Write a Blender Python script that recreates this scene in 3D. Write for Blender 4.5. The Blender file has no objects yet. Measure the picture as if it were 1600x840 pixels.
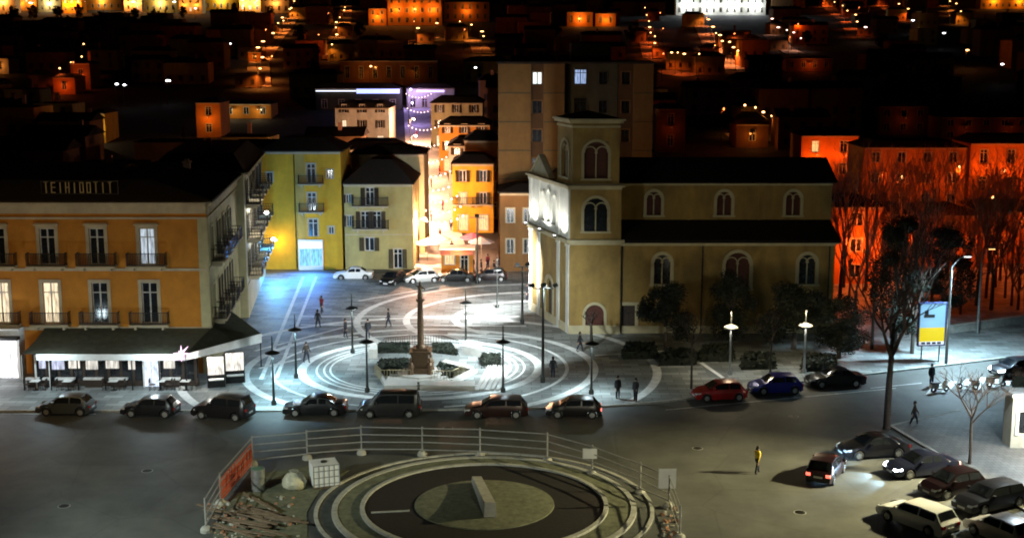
import bpy, bmesh, math, random
from mathutils import Vector, Matrix
R = math.radians
rnd = random.Random(11)
sc = bpy.context.scene
col = sc.collection

# ------------------------------------------------------------------ camera
CAM_H, PITCH, FPX = 26.2, math.atan(350 / 2000), 2000.0
cam = bpy.data.cameras.new('camera')
cam.sensor_width = 36.0
cam.lens = 45.0
cam.clip_start, cam.clip_end = 0.5, 6000
camo = bpy.data.objects.new('camera', cam)
col.objects.link(camo)
camo.location = (0, 0, CAM_H)
camo.rotation_euler = (R(90) - PITCH, 0, 0)
sc.camera = camo

# ------------------------------------------------------------------ night sky and moonlight
SUN_EL, SUN_ROT = R(-4), R(200)
w = bpy.data.worlds.new('World')
sc.world = w
w.use_nodes = True
nt = w.node_tree
sky = nt.nodes.new('ShaderNodeTexSky')
sky.sky_type = 'NISHITA'
sky.sun_disc = False
sky.sun_elevation = SUN_EL
sky.sun_rotation = SUN_ROT
nt.links.new(sky.outputs[0], nt.nodes['Background'].inputs[0])
nt.nodes['Background'].inputs[1].default_value = 0.015
sun = bpy.data.lights.new('moonlight', 'SUN')
sun.energy = 0.002
sun.angle = R(0.5)
sun.color = (0.75, 0.85, 1.0)
suno = bpy.data.objects.new('moonlight', sun)
col.objects.link(suno)
suno.rotation_euler = (R(35), 0, R(20))
sc.view_settings.view_transform = 'Standard'
sc.view_settings.look = 'None'
sc.view_settings.exposure = 0.0
sc.view_settings.gamma = 1.0
sc.view_settings.use_curve_mapping = False
sc.cycles.use_denoising = True
sc.cycles.max_bounces = 5
sc.cycles.diffuse_bounces = 3
sc.cycles.glossy_bounces = 2
sc.cycles.transparent_max_bounces = 6
sc.cycles.sample_clamp_indirect = 2.0
sc.cycles.filter_width = 1.9

COOL = (0.72, 0.92, 1.0)
NEUT = (1.0, 0.95, 0.82)
BLUE = (0.22, 0.55, 1.0)
WARM = (1.0, 0.72, 0.36)
SOD = (1.0, 0.30, 0.05)
RED = (1.0, 0.145, 0.022)

# ------------------------------------------------------------------ survey helpers: a sight line met with the ground
CT, ST = math.cos(PITCH), math.sin(PITCH)

def ray(px, py):
    u, v = (px - 800) / FPX, (420 - py) / FPX
    return Vector((u, CT + v * ST, -ST + v * CT))

def G(px, py, z=0.0):
    d = ray(px, py)
    t = (z - CAM_H) / d.z
    return Vector((d.x * t, d.y * t, z))

def terrain(y):
    t = max(0.0, y - 165)
    return 0.08 * t * t / (t + 40)

def GT(px, py, dz=0.0):
    d = ray(px, py)
    lo, hi = 20.0, 3000.0
    f = lambda t: CAM_H + d.z * t - terrain(d.y * t) - dz
    t = lo
    while t < hi and f(t) > 0:
        t += 2.0
    return Vector((d.x * t, d.y * t, terrain(d.y * t)))

def XZ(px, py, Y):
    d = ray(px, py)
    t = Y / d.y
    return d.x * t, CAM_H + d.z * t

# ------------------------------------------------------------------ materials
MATS = {}

def mat(name, base, rough=0.8, metal=0.0, var=0.25, scale=3.0, bump=0.15, emit=None, es=0.0, spec=0.4, detail=6.0, trans=0.0):
    if name in MATS:
        return MATS[name]
    m = bpy.data.materials.new(name)
    m.use_nodes = True
    n, l = m.node_tree.nodes, m.node_tree.links
    b = n['Principled BSDF']
    b.inputs['Roughness'].default_value = rough
    b.inputs['Metallic'].default_value = metal
    b.inputs['Specular IOR Level'].default_value = spec
    tc = n.new('ShaderNodeTexCoord')
    no = n.new('ShaderNodeTexNoise')
    no.inputs['Scale'].default_value = scale
    no.inputs['Detail'].default_value = detail
    no.inputs['Roughness'].default_value = 0.65
    l.new(tc.outputs['Object'], no.inputs['Vector'])
    cr = n.new('ShaderNodeValToRGB')
    cr.color_ramp.elements[0].position = 0.3
    cr.color_ramp.elements[1].position = 0.72
    cr.color_ramp.elements[0].color = tuple(c * (1 - var) for c in base) + (1,)
    cr.color_ramp.elements[1].color = tuple(min(1, c * (1 + var)) for c in base) + (1,)
    l.new(no.outputs['Fac'], cr.inputs['Fac'])
    l.new(cr.outputs['Color'], b.inputs['Base Color'])
    if bump:
        bu = n.new('ShaderNodeBump')
        bu.inputs['Strength'].default_value = bump
        bu.inputs['Distance'].default_value = 0.05
        l.new(no.outputs['Fac'], bu.inputs['Height'])
        l.new(bu.outputs['Normal'], b.inputs['Normal'])
    if emit:
        b.inputs['Emission Color'].default_value = tuple(emit) + (1,)
        b.inputs['Emission Strength'].default_value = es
    if trans:
        b.inputs['Transmission Weight'].default_value = trans
    MATS[name] = m
    return m

def plaster(name, base, stain=0.35, seed=0.0):
    """painted render with vertical rain streaks, patches and fine grain"""
    if name in MATS:
        return MATS[name]
    m = mat(name, base, 0.9, 0, 0.12, 1.2, 0.1)
    n, l = m.node_tree.nodes, m.node_tree.links
    b = n['Principled BSDF']
    src = b.inputs['Base Color'].links[0].from_socket
    tc = n.new('ShaderNodeTexCoord')
    mp = n.new('ShaderNodeMapping')
    mp.inputs['Scale'].default_value = (.55, .55, 0.2)
    mp.inputs['Location'].default_value = (seed, seed * 2, 0)
    l.new(tc.outputs['Object'], mp.inputs['Vector'])
    s = n.new('ShaderNodeTexNoise')
    s.inputs['Scale'].default_value = 1.1
    s.inputs['Detail'].default_value = 9
    s.inputs['Distortion'].default_value = .6
    l.new(mp.outputs[0], s.inputs['Vector'])
    cr = n.new('ShaderNodeValToRGB')
    cr.color_ramp.elements[0].position = 0.3
    cr.color_ramp.elements[1].position = 0.7
    cr.color_ramp.elements[0].color = (1 - stain, 1 - stain, 1 - stain * 0.9, 1)
    cr.color_ramp.elements[1].color = (1, 1, 1, 1)
    l.new(s.outputs['Fac'], cr.inputs['Fac'])
    mx = n.new('ShaderNodeMix')
    mx.data_type = 'RGBA'
    mx.blend_type = 'MULTIPLY'
    mx.inputs[0].default_value = 1.0
    l.new(src, mx.inputs[6])
    l.new(cr.outputs['Color'], mx.inputs[7])
    l.new(mx.outputs[2], b.inputs['Base Color'])
    return m

def paving(name, base, joint, sx, sy, var=0.3):
    """stone slabs: tone changes from stone to stone, darker joints, large dirt patches"""
    m = bpy.data.materials.new(name)
    m.use_nodes = True
    n, l = m.node_tree.nodes, m.node_tree.links
    b = n['Principled BSDF']
    b.inputs['Roughness'].default_value = 0.6
    tc = n.new('ShaderNodeTexCoord')
    br = n.new('ShaderNodeTexBrick')
    br.inputs['Scale'].default_value = 1.0
    br.inputs['Brick Width'].default_value = sx
    br.inputs['Row Height'].default_value = sy
    br.inputs['Mortar Size'].default_value = 0.02
    br.inputs['Color1'].default_value = tuple(c * (1 - var) for c in base) + (1,)
    br.inputs['Color2'].default_value = tuple(c * (1 + var) for c in base) + (1,)
    br.inputs['Mortar'].default_value = tuple(joint) + (1,)
    l.new(tc.outputs['Object'], br.inputs['Vector'])
    no = n.new('ShaderNodeTexNoise')
    no.inputs['Scale'].default_value = 0.25
    no.inputs['Detail'].default_value = 8
    l.new(tc.outputs['Object'], no.inputs['Vector'])
    cr = n.new('ShaderNodeValToRGB')
    cr.color_ramp.elements[0].position = 0.32
    cr.color_ramp.elements[1].position = 0.7
    cr.color_ramp.elements[0].color = (0.62, 0.62, 0.62, 1)
    cr.color_ramp.elements[1].color = (1.1, 1.1, 1.1, 1)
    l.new(no.outputs['Fac'], cr.inputs['Fac'])
    mx = n.new('ShaderNodeMix')
    mx.data_type = 'RGBA'
    mx.blend_type = 'MULTIPLY'
    mx.inputs[0].default_value = 1.0
    l.new(br.outputs['Color'], mx.inputs[6])
    l.new(cr.outputs['Color'], mx.inputs[7])
    l.new(mx.outputs[2], b.inputs['Base Color'])
    bu = n.new('ShaderNodeBump')
    bu.inputs['Strength'].default_value = 0.25
    bu.inputs['Distance'].default_value = 0.02
    l.new(br.outputs['Fac'], bu.inputs['Height'])
    bu.invert = True
    l.new(bu.outputs['Normal'], b.inputs['Normal'])
    MATS[name] = m
    return m

def asphalt(name, base):
    m = mat(name, base, 0.62, 0, 0.35, 0.35, 0.0, detail=10)
    n, l = m.node_tree.nodes, m.node_tree.links
    b = n['Principled BSDF']
    tc = n.new('ShaderNodeTexCoord')
    f = n.new('ShaderNodeTexNoise')
    f.inputs['Scale'].default_value = 30
    f.inputs['Detail'].default_value = 4
    l.new(tc.outputs['Object'], f.inputs['Vector'])
    bu = n.new('ShaderNodeBump')
    bu.inputs['Strength'].default_value = 0.3
    bu.inputs['Distance'].default_value = 0.02
    l.new(f.outputs['Fac'], bu.inputs['Height'])
    l.new(bu.outputs['Normal'], b.inputs['Normal'])
    # tar-filled cracks and old rectangular repairs
    src = b.inputs['Base Color'].links[0].from_socket
    no = n.new('ShaderNodeTexNoise')
    no.inputs['Scale'].default_value = .5
    l.new(tc.outputs['Object'], no.inputs['Vector'])
    mxv = n.new('ShaderNodeMix')
    mxv.data_type = 'VECTOR'
    mxv.inputs[0].default_value = .12
    l.new(tc.outputs['Object'], mxv.inputs[4])
    l.new(no.outputs['Color'], mxv.inputs[5])
    vo = n.new('ShaderNodeTexVoronoi')
    vo.feature = 'DISTANCE_TO_EDGE'
    vo.inputs['Scale'].default_value = .16
    l.new(mxv.outputs[1], vo.inputs['Vector'])
    cr = n.new('ShaderNodeValToRGB')
    cr.color_ramp.elements[0].position = .004
    cr.color_ramp.elements[1].position = .012
    cr.color_ramp.elements[0].color = (.84, .84, .84, 1)
    l.new(vo.outputs['Distance'], cr.inputs['Fac'])
    v2 = n.new('ShaderNodeTexVoronoi')
    v2.distance = 'CHEBYCHEV'
    v2.inputs['Scale'].default_value = .11
    l.new(tc.outputs['Object'], v2.inputs['Vector'])
    c2 = n.new('ShaderNodeValToRGB')
    c2.color_ramp.interpolation = 'CONSTANT'
    c2.color_ramp.elements[0].color = (.82, .82, .82, 1)
    c2.color_ramp.elements[1].position = .22
    c2.color_ramp.elements[1].color = (1, 1, 1, 1)
    l.new(v2.outputs['Color'], c2.inputs['Fac'])
    for sock in (cr.outputs['Color'], c2.outputs['Color']):
        mx = n.new('ShaderNodeMix')
        mx.data_type = 'RGBA'
        mx.blend_type = 'MULTIPLY'
        mx.inputs[0].default_value = 1.0
        l.new(src, mx.inputs[6])
        l.new(sock, mx.inputs[7])
        src = mx.outputs[2]
    l.new(src, b.inputs['Base Color'])
    return m

def glow(name, color, s):
    return mat(name, (0.6, 0.6, 0.6), 0.5, 0, 0.0, 1, 0, emit=color, es=s)

def lit_room(name, color, s):
    """a lit window: curtains and furniture give uneven brightness behind the pane"""
    if name in MATS:
        return MATS[name]
    m = mat(name, (0.14, 0.13, 0.12), 0.4, 0, 0.0, 1, 0, emit=color, es=s)
    n, l = m.node_tree.nodes, m.node_tree.links
    tc = n.new('ShaderNodeTexCoord')
    mp = n.new('ShaderNodeMapping')
    mp.inputs['Scale'].default_value = (5.0, 5.0, 0.9)
    l.new(tc.outputs['Object'], mp.inputs['Vector'])
    no = n.new('ShaderNodeTexNoise')
    no.inputs['Scale'].default_value = 1.2
    l.new(mp.outputs[0], no.inputs['Vector'])
    mr = n.new('ShaderNodeMapRange')
    mr.inputs[1].default_value = 0.3
    mr.inputs[2].default_value = 0.7
    mr.inputs[3].default_value = 0.35 * s
    mr.inputs[4].default_value = 1.25 * s
    l.new(no.outputs['Fac'], mr.inputs[0])
    l.new(mr.outputs[0], n['Principled BSDF'].inputs['Emission Strength'])
    return m

M_asphalt = asphalt('asphalt', (0.085, 0.086, 0.08))
M_ground = mat('dark_ground', (0.022, 0.02, 0.018), 0.9, 0, 0.4, 0.3)
M_pave = paving('grey_stone_paving', (0.25, 0.27, 0.262), (0.06, 0.06, 0.06), 1.5, 0.75, .38)
M_path = paving('grey_pavement', (0.14, 0.14, 0.135), (0.06, 0.06, 0.06), 0.5, 0.5, 0.18)
M_band = mat('white_stone_band', (0.70, 0.71, 0.69), 0.6, 0, 0.25, 1.5)
M_kerb = mat('kerb_stone', (0.36, 0.36, 0.33), 0.75, 0, 0.25, 2.0)
M_paint = mat('white_road_paint', (0.6, 0.6, 0.57), 0.7, 0, 0.4, 3.0)
M_ochre = plaster('ochre_render', (0.50, 0.195, 0.02), 0.22)
M_cream = plaster('cream_render', (0.47, 0.42, 0.23), 0.35, 3)
M_pale = plaster('pale_render', (0.62, 0.60, 0.48), 0.35, 7)
M_yellow = plaster('yellow_render', (0.62, 0.34, 0.02), 0.3, 4)
M_dull_yellow = plaster('dull_yellow_render', (0.46, 0.32, 0.08), 0.4, 9)
M_olive = plaster('olive_cream_render', (0.42, 0.34, 0.125), 0.3, 12)
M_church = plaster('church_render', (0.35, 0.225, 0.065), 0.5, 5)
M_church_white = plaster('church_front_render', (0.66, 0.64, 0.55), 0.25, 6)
M_brown = plaster('brown_render', (0.24, 0.12, 0.04), 0.3, 8)
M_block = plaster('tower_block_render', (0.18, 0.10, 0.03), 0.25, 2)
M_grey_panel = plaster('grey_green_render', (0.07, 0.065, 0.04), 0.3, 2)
M_trim = plaster('pale_stone_trim', (0.48, 0.40, 0.26), 0.25, 1)
M_ctrim = plaster('church_stone_trim', (0.50, 0.43, 0.26), 0.25, 1)
M_bay_shade = plaster('shaded_bay_render', (.085, .042, .016), .3, 2)  # wall brown darkened for the shade of the recessed window bays
M_roof = mat('dark_roof_tiles', (0.035, 0.028, 0.024), 0.95, 0, 0.3, 5.0, 0.6, spec=0.1)
M_iron = mat('black_iron', (0.02, 0.02, 0.02), 0.5, 0.6, 0.2, 6)
M_post = mat('dark_lamp_iron', (0.03, 0.033, 0.03), 0.45, 0.6, 0.2, 6)
M_steel = mat('galvanised_steel', (0.32, 0.33, 0.32), 0.45, 0.7, 0.2, 5)
M_glass = mat('dark_window_glass', (0.015, 0.018, 0.022), 0.12, 0, 0.3, 1.5, 0.0, spec=0.6)
M_frame = mat('painted_window_frame', (0.50, 0.49, 0.45), 0.6, 0, 0.15, 4)
M_shutter = mat('dark_shutter', (0.045, 0.03, 0.022), 0.7, 0, 0.25, 6)
M_redwood = mat('red_brown_louvre', (0.075, 0.022, 0.014), 0.8, 0, 0.3, 6)
M_white = mat('white_paint', (0.75, 0.75, 0.73), 0.5, 0, 0.08, 2)
M_concrete = mat('concrete', (0.34, 0.33, 0.29), 0.85, 0, 0.25, 2)
M_marble = mat('white_marble', (0.50, 0.49, 0.46), 0.5, 0, 0.15, 1.5)
M_bronze = mat('brown_bronze', (0.10, 0.06, 0.032), 0.5, 0.4, 0.35, 5)
M_soil = mat('dark_soil', (0.010, 0.007, 0.007), 0.95, 0, 0.4, 4, 0.4)
M_dry = mat('dry_gravel', (0.125, 0.13, 0.085), 0.95, 0, 0.4, 2.5, 0.5)
M_bark = mat('bark', (0.07, 0.055, 0.045), 0.9, 0, 0.35, 8, 0.5)
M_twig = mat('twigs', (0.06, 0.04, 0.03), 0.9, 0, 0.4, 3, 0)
M_lit_twig = mat('lit_twigs', (0.22, 0.13, 0.09), 0.9, 0, 0.4, 3, 0)  # twig colour lightened so the grove crowns look lamp lit
M_leaf = mat('evergreen_leaves', (0.010, 0.014, 0.007), 0.75, 0, 0.5, 0.9, 0)
M_hedge = mat('hedge_leaves', (0.012, 0.017, 0.009), 0.75, 0, 0.5, 3, 0)
M_green_awning = mat('dark_green_canvas', (0.075, 0.08, 0.055), 0.85, 0, 0.3, 2)
M_canvas = mat('white_canvas', (0.80, 0.81, 0.80), 0.8, 0, 0.1, 2)
M_net = mat('orange_plastic_net', (0.5, 0.09, 0.035), 0.6, 0, 0.2, 6)
M_plank = mat('weathered_plank', (0.17, 0.12, 0.08), 0.85, 0, 0.35, 4)
M_brick = mat('broken_brick', (0.34, 0.17, 0.10), 0.9, 0, 0.4, 6)
M_tyre = mat('tyre_rubber', (0.018, 0.018, 0.018), 0.85, 0, 0.15, 6)
M_rim = mat('alloy_rim', (0.5, 0.5, 0.5), 0.35, 0.8, 0.1, 6)
M_carglass = mat('car_glass', (0.012, 0.014, 0.017), 0.08, 0, 0.2, 1, 0.0, spec=0.7)
M_trimblack = mat('black_plastic', (0.02, 0.02, 0.02), 0.6, 0, 0.2, 6)
M_lens = mat('headlamp_lens', (0.65, 0.66, 0.68), 0.15, 0.2, 0.1, 6)
M_taillens = mat('tail_lamp_lens', (0.35, 0.012, 0.012), 0.2, 0, 0.1, 6)
M_tail_on = glow('tail_lamp_lit', (1.0, 0.12, 0.08), 2.5)
M_head_on = glow('headlamp_lit', (0.85, 0.93, 1.0), 25)
M_plate = mat('white_number_plate', (0.75, 0.75, 0.75), 0.5, 0, 0.05, 6)
M_lit_warm = lit_room('lit_room_warm', (1.0, 0.80, 0.52), 1.35)
M_lit_cool = lit_room('lit_room_cool', (0.72, 0.86, 1.0), 0.75)
M_lit_yel = lit_room('lit_room_yellow', (1.0, 0.62, 0.22), 1.3)
M_lamp_white = glow('lamp_white', (0.92, 0.97, 1.0), 9)
M_lamp_sod = glow('lamp_sodium', (1.0, 0.5, 0.16), 8)
M_added_lamp_red = glow('added_lamp_red', (1.0, .3, .08), 3)
M_lamp_pink = glow('lamp_pink_white', (1.0, 0.62, 0.50), 6)

# ------------------------------------------------------------------ mesh builder
class MB:
    def __init__(s):
        s.v, s.f, s.m = [], [], []

    def add(s, vs, fs, mi=0):
        o = len(s.v)
        s.v += [tuple(v) for v in vs]
        s.f += [tuple(i + o for i in f) for f in fs]
        s.m += [mi] * len(fs)
        return s

    def box(s, x0, x1, y0, y1, z0, z1, mi=0):
        vs = [(x, y, z) for z in (z0, z1) for y in (y0, y1) for x in (x0, x1)]
        return s.add(vs, [(0, 2, 3, 1), (4, 5, 7, 6), (0, 1, 5, 4), (2, 6, 7, 3), (0, 4, 6, 2), (1, 3, 7, 5)], mi)

    def bar(s, a, b, wd, ht, mi=0):
        a, b = Vector(a), Vector(b)
        d = (b - a).normalized()
        up = Vector((0, 0, 1)) if abs(d.z) < 0.95 else Vector((0, 1, 0))
        r = d.cross(up).normalized() * (wd / 2)
        u = r.cross(d).normalized() * (ht / 2)
        vs = [p + i * r + j * u for p in (a, b) for i, j in ((-1, -1), (1, -1), (1, 1), (-1, 1))]
        return s.add(vs, [(0, 1, 2, 3), (7, 6, 5, 4), (0, 4, 5, 1), (1, 5, 6, 2), (2, 6, 7, 3), (3, 7, 4, 0)], mi)

    def tube(s, a, b, r0, r1, n=6, mi=0, caps=True):
        a, b = Vector(a), Vector(b)
        d = (b - a)
        if d.length < 1e-6:
            return s
        d.normalize()
        up = Vector((0, 0, 1)) if abs(d.z) < 0.95 else Vector((1, 0, 0))
        x = d.cross(up).normalized()
        y = x.cross(d)
        vs = []
        for p, r in ((a, r0), (b, r1)):
            for k in range(n):
                t = 2 * math.pi * k / n
                vs.append(p + x * (math.cos(t) * r) + y * (math.sin(t) * r))
        fs = [(k, k + n, (k + 1) % n + n, (k + 1) % n) for k in range(n)]
        if caps:
            fs += [tuple(range(n)), tuple(range(2 * n - 1, n - 1, -1))]
        return s.add(vs, fs, mi)

    def lathe(s, prof, n=16, cx=0, cy=0, mi=0, closed=True):
        vs = []
        for r, z in prof:
            for k in range(n):
                t = 2 * math.pi * k / n
                vs.append((cx + r * math.cos(t), cy + r * math.sin(t), z))
        fs = []
        for i in range(len(prof) - 1):
            for k in range(n):
                k2 = (k + 1) % n
                fs.append((i * n + k, i * n + k2, (i + 1) * n + k2, (i + 1) * n + k))
        if closed:
            fs.append(tuple(range(n - 1, -1, -1)))
            fs.append(tuple((len(prof) - 1) * n + k for k in range(n)))
        return s.add(vs, fs, mi)

    def prism(s, poly, z0, z1, mi=0):
        n = len(poly)
        a = sum(poly[i][0] * poly[(i + 1) % n][1] - poly[(i + 1) % n][0] * poly[i][1] for i in range(n))
        if a < 0:
            poly = poly[::-1]
        vs = [(p[0], p[1], z0) for p in poly] + [(p[0], p[1], z1) for p in poly]
        fs = [tuple(range(n - 1, -1, -1)), tuple(range(n, 2 * n))]
        fs += [(i, (i + 1) % n, (i + 1) % n + n, i + n) for i in range(n)]
        return s.add(vs, fs, mi)

    def ring(s, cx, cy, r0, r1, z0, z1, a0=0.0, a1=2 * math.pi, n=64, mi=0, keep=None):
        for k in range(n):
            t0, t1 = a0 + (a1 - a0) * k / n, a0 + (a1 - a0) * (k + 1) / n
            if keep:
                tm = (t0 + t1) / 2
                rm = (r0 + r1) / 2
                if not keep(cx + rm * math.cos(tm), cy + rm * math.sin(tm)):
                    continue
            q = [(cx + r * math.cos(t), cy + r * math.sin(t)) for r, t in ((r0, t0), (r1, t0), (r1, t1), (r0, t1))]
            vs = [(x, y, z0) for x, y in q] + [(x, y, z1) for x, y in q]
            s.add(vs, [(4, 5, 6, 7), (1, 2, 6, 5), (3, 0, 4, 7)], mi)
        return s

    def mesh(s, name, mats, smooth=None, recalc=False):
        me = bpy.data.meshes.new(name)
        me.from_pydata(s.v, [], s.f)
        mats = mats if isinstance(mats, (list, tuple)) else [mats]
        for m in mats:
            me.materials.append(m)
        me.polygons.foreach_set('material_index', s.m)
        if smooth is not None or recalc:
            bm = bmesh.new()
            bm.from_mesh(me)
            if recalc:
                bmesh.ops.remove_doubles(bm, verts=bm.verts, dist=0.0004)
                bmesh.ops.recalc_face_normals(bm, faces=bm.faces)
            if smooth is not None:
                for f in bm.faces:
                    f.smooth = True
                for e in bm.edges:
                    if len(e.link_faces) == 2 and e.calc_face_angle(0) > R(smooth):
                        e.smooth = False
            bm.to_mesh(me)
            bm.free()
        me.update()
        return me

    def build(s, name, mats, parent=None, loc=(0, 0, 0), rz=0.0, smooth=None, recalc=False):
        return put(name, s.mesh(name, mats, smooth, recalc), parent, loc, rz)

def put(name, me, parent=None, loc=(0, 0, 0), rz=0.0):
    o = bpy.data.objects.new(name, me)
    col.objects.link(o)
    o.parent = parent
    o.location = loc
    if rz:
        o.rotation_euler = (0, 0, rz)
    return o

def tag(o, label=None, cat=None, group=None, kind=None):
    if label:
        o['label'] = label
    if cat:
        o['category'] = cat
    if group:
        o['group'] = group
    if kind:
        o['kind'] = kind
    return o

def thing(name, label, cat, loc=(0, 0, 0), rz=0.0, group=None):
    o = put(name, None, None, loc, rz)
    o.empty_display_size = 0.3
    return tag(o, label, cat, group)

KIDS = {}

def copy_tree(o, parent=None):
    c = o.copy()
    col.objects.link(c)
    if parent:
        c.parent = parent
    for ch in list(o.children):
        copy_tree(ch, c)
    return c

def lamp(name, parent, loc, power, color, radius=0.15, spot=None, aim=None, blend=0.6):
    li = bpy.data.lights.new(name, 'SPOT' if spot else 'POINT')
    li.energy = power
    li.color = color
    li.shadow_soft_size = radius
    if spot:
        li.spot_size = R(spot)
        li.spot_blend = blend
    o = bpy.data.objects.new(name, li)
    col.objects.link(o)
    o.parent = parent
    o.location = loc
    if aim is not None:
        o.rotation_euler = (Vector(aim) - Vector(loc)).to_track_quat('-Z', 'Y').to_euler()
    return o

# ================================================================== THE SETTING
mb = MB()
xs = [-900, -400, -150, -60, 0, 60, 150, 400, 900]
ys = [-80, 0, 60, 120, 165, 175, 190, 210, 240, 280, 330, 400, 500, 620, 760, 900, 1100, 1400]
vs = [(x * (1 if y < 500 else 1.6), y, terrain(y) - 0.08) for y in ys for x in xs]
fs = [(j * 9 + i, j * 9 + i + 1, (j + 1) * 9 + i + 1, (j + 1) * 9 + i) for j in range(len(ys) - 1) for i in range(8)]
tag(mb.add(vs, fs).build('terrain', M_ground, smooth=60), kind='structure')
mb = MB()
mb.add([(-120, 10, 0), (120, 10, 0), (120, 164, 0), (-120, 164, 0)], [(0, 1, 2, 3)])
tag(mb.build('road', M_asphalt), kind='structure')

PZ = 0.12
front = [(-260, 640), (0, 640), (400, 640), (700, 638), (930, 634), (1000, 629), (1070, 622), (1180, 603), (1300, 589), (1400, 578), (1534, 562), (1760, 536)]
fpts = [G(x, y, PZ) for x, y in front]
plaza_poly = [(p.x, p.y) for p in fpts] + [(75, 150), (-2, 150), (-2, 146), (-62, 146)]
tag(MB().prism(plaza_poly, -0.06, PZ).build('plaza', M_pave), kind='structure')
mb = MB()
for a, b in zip(fpts[:-1], fpts[1:]):
    d = (b - a)
    n_ = max(1, int(d.length / 1.0))
    nr = Vector((d.y, -d.x, 0)).normalized()
    for k in range(n_):
        p, q = a + d * (k / n_), a + d * ((k + 0.985) / n_)
        poly = [p + nr * 0.15, q + nr * 0.15, q - nr * 0.12, p - nr * 0.12]
        mb.prism([(v.x, v.y) for v in poly], -0.04, PZ + 0.012 + rnd.uniform(-.002, .003))
tag(mb.build('kerb', M_kerb), kind='structure')

def front_y(x):
    for a, b in zip(fpts[:-1], fpts[1:]):
        if a.x <= x <= b.x:
            return a.y + (b.y - a.y) * (x - a.x) / (b.x - a.x)
    return 0

inside = lambda x, y: y > front_y(x) + 0.5 and y < 145
MC = G(658, 573, PZ)                     # centre of the monument's rings
CD = G(850, 497, PZ)                     # in front of the church door
z1 = PZ + 0.006
def bandobj(mb, dz=0.0):
    return tag(mb.build('paving_band', M_band), kind='structure')
for r, wd in ((9.7, 0.75), (12.0, 0.3), (14.2, 0.7), (19.3, 0.7), (7.4, 0.16), (7.9, 0.16), (8.5, 0.16)):
    bandobj(MB().ring(MC.x, MC.y, r - wd / 2, r + wd / 2, PZ - .01, z1, n=120, keep=lambda x, y: inside(x, y) and (r < 9 or not (x > 4 and (x - CD.x) ** 2 + (y - CD.y) ** 2 < 9))))
for r in (8.6, 13.3, 18.0):
    bandobj(MB().ring(CD.x, CD.y, r - .34, r + .34, PZ - .01, z1 + .004, R(88), R(232), n=70,
            keep=lambda x, y: inside(x, y) and (x - MC.x) ** 2 + (y - MC.y) ** 2 > 9.6 ** 2))
def strip(p, q, wd, dz):
    d = (q - p)
    nr = Vector((d.y, -d.x, 0)).normalized() * wd / 2
    return MB().prism([(v.x, v.y) for v in (p + nr, q + nr, q - nr, p - nr)], PZ - .01, z1 + dz)
for (a, b, wd) in (((470, 494), (812, 494), .3), ((470, 507), (822, 509), .3), ((500, 527), (560, 526), .28), ((700, 521), (850, 528), .28),
                   ((408, 592), (474, 432), .34), ((432, 590), (494, 432), .3), ((398, 548), (560, 505), .3), ((405, 575), (470, 560), .28),
                   ((930, 555), (1040, 548), .28), ((1095, 566), (1130, 590), .35), ((560, 470), (700, 445), .25)):
    bandobj(strip(G(*a, PZ), G(*b, PZ), wd, 0.008))
# pavement on the right with the row of parked cars, and its kerb
isl = [(1392, 664), (1500, 640), (1760, 650), (1760, 880), (1600, 793), (1490, 722)]
ipts = [G(x, y, PZ) for x, y in isl]
tag(MB().prism([(p.x, p.y) for p in ipts], -0.05, PZ).build('pavement', M_path), kind='structure')
mb = MB()
for k in (5, 4, 3, 0):
    a, b = ipts[k], ipts[(k + 1) % 6]
    d = b - a
    nr = Vector((d.y, -d.x, 0)).normalized()
    n_ = int(d.length)
    for j in range(n_):
        p, q = a + d * (j / n_), a + d * ((j + .985) / n_)
        mb.prism([(v.x, v.y) for v in (p + nr * .14, q + nr * .14, q - nr * .14, p - nr * .14)], -0.04, PZ + .012)
tag(mb.build('kerb', M_kerb), kind='structure')
# painted markings
def paint(a, b, wd):
    p, q = G(*a), G(*b)
    d = (q - p)
    nr = Vector((d.y, -d.x, 0)).normalized() * wd / 2
    mb = MB()
    mb.add([tuple(v[:2]) + (0.005,) for v in (p + nr, q + nr, q - nr, p - nr)], [(3, 2, 1, 0)])
    o = mb.build('road_marking', M_paint)
    return tag(o, kind='structure')
for k in range(6):
    paint((1452 + k * 24, 616 - k * 3), (1466 + k * 24, 598 - k * 3), 0.5)
for a, b in (((0, 646), (150, 646)), ((1360, 606), (1440, 598)), ((1556, 752), (1600, 700)), ((1578, 775), (1610, 735)), ((1040, 640), (1400, 606))):
    paint(a, b, .12)

for k, (px, py, lb) in enumerate(((230, 735, 'iron manhole cover in the road left of the orange net'), (700, 668, 'iron manhole cover behind the fence of the island'), (1090, 700, 'iron manhole cover left of the person in yellow'),
        (1250, 800, 'iron manhole cover in the road below the departing car'), (1240, 650, 'iron manhole cover in the road before the blue car'), (100, 790, 'iron manhole cover near the lower left corner'))):
    p = G(px, py)
    t = put('manhole_cover', None, None, (p.x, p.y, 0))
    tag(t, lb, 'manhole cover')
    MB().lathe([(.36, .002), (.36, .012)], 20).build('frame', M_kerb, t)
    mb = MB()
    mb.lathe([(.31, .012), (.31, .02)], 20)
    for j in range(5):
        mb.box(-.22, .22, -.2 + j * .1 - .02, -.2 + j * .1 + .02, .02, .027)
    mb.build('lid', M_iron, t)

# ================================================================== BUILDING KIT
class Face:
    """a facade running p0 -> p1 (seen from outside, left to right) on a building"""
    def __init__(s, p0, p1):
        s.p0, s.p1 = Vector(p0), Vector(p1)
        d = s.p1 - s.p0
        s.L = d.length
        s.d = d.normalized()
        s.n = Vector((s.d.y, -s.d.x))
        s.rz = math.atan2(s.d.y, s.d.x)

    def P(s, u, o, z):
        q = s.p0 + s.d * u + s.n * o
        return (q.x, q.y, z)

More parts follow.
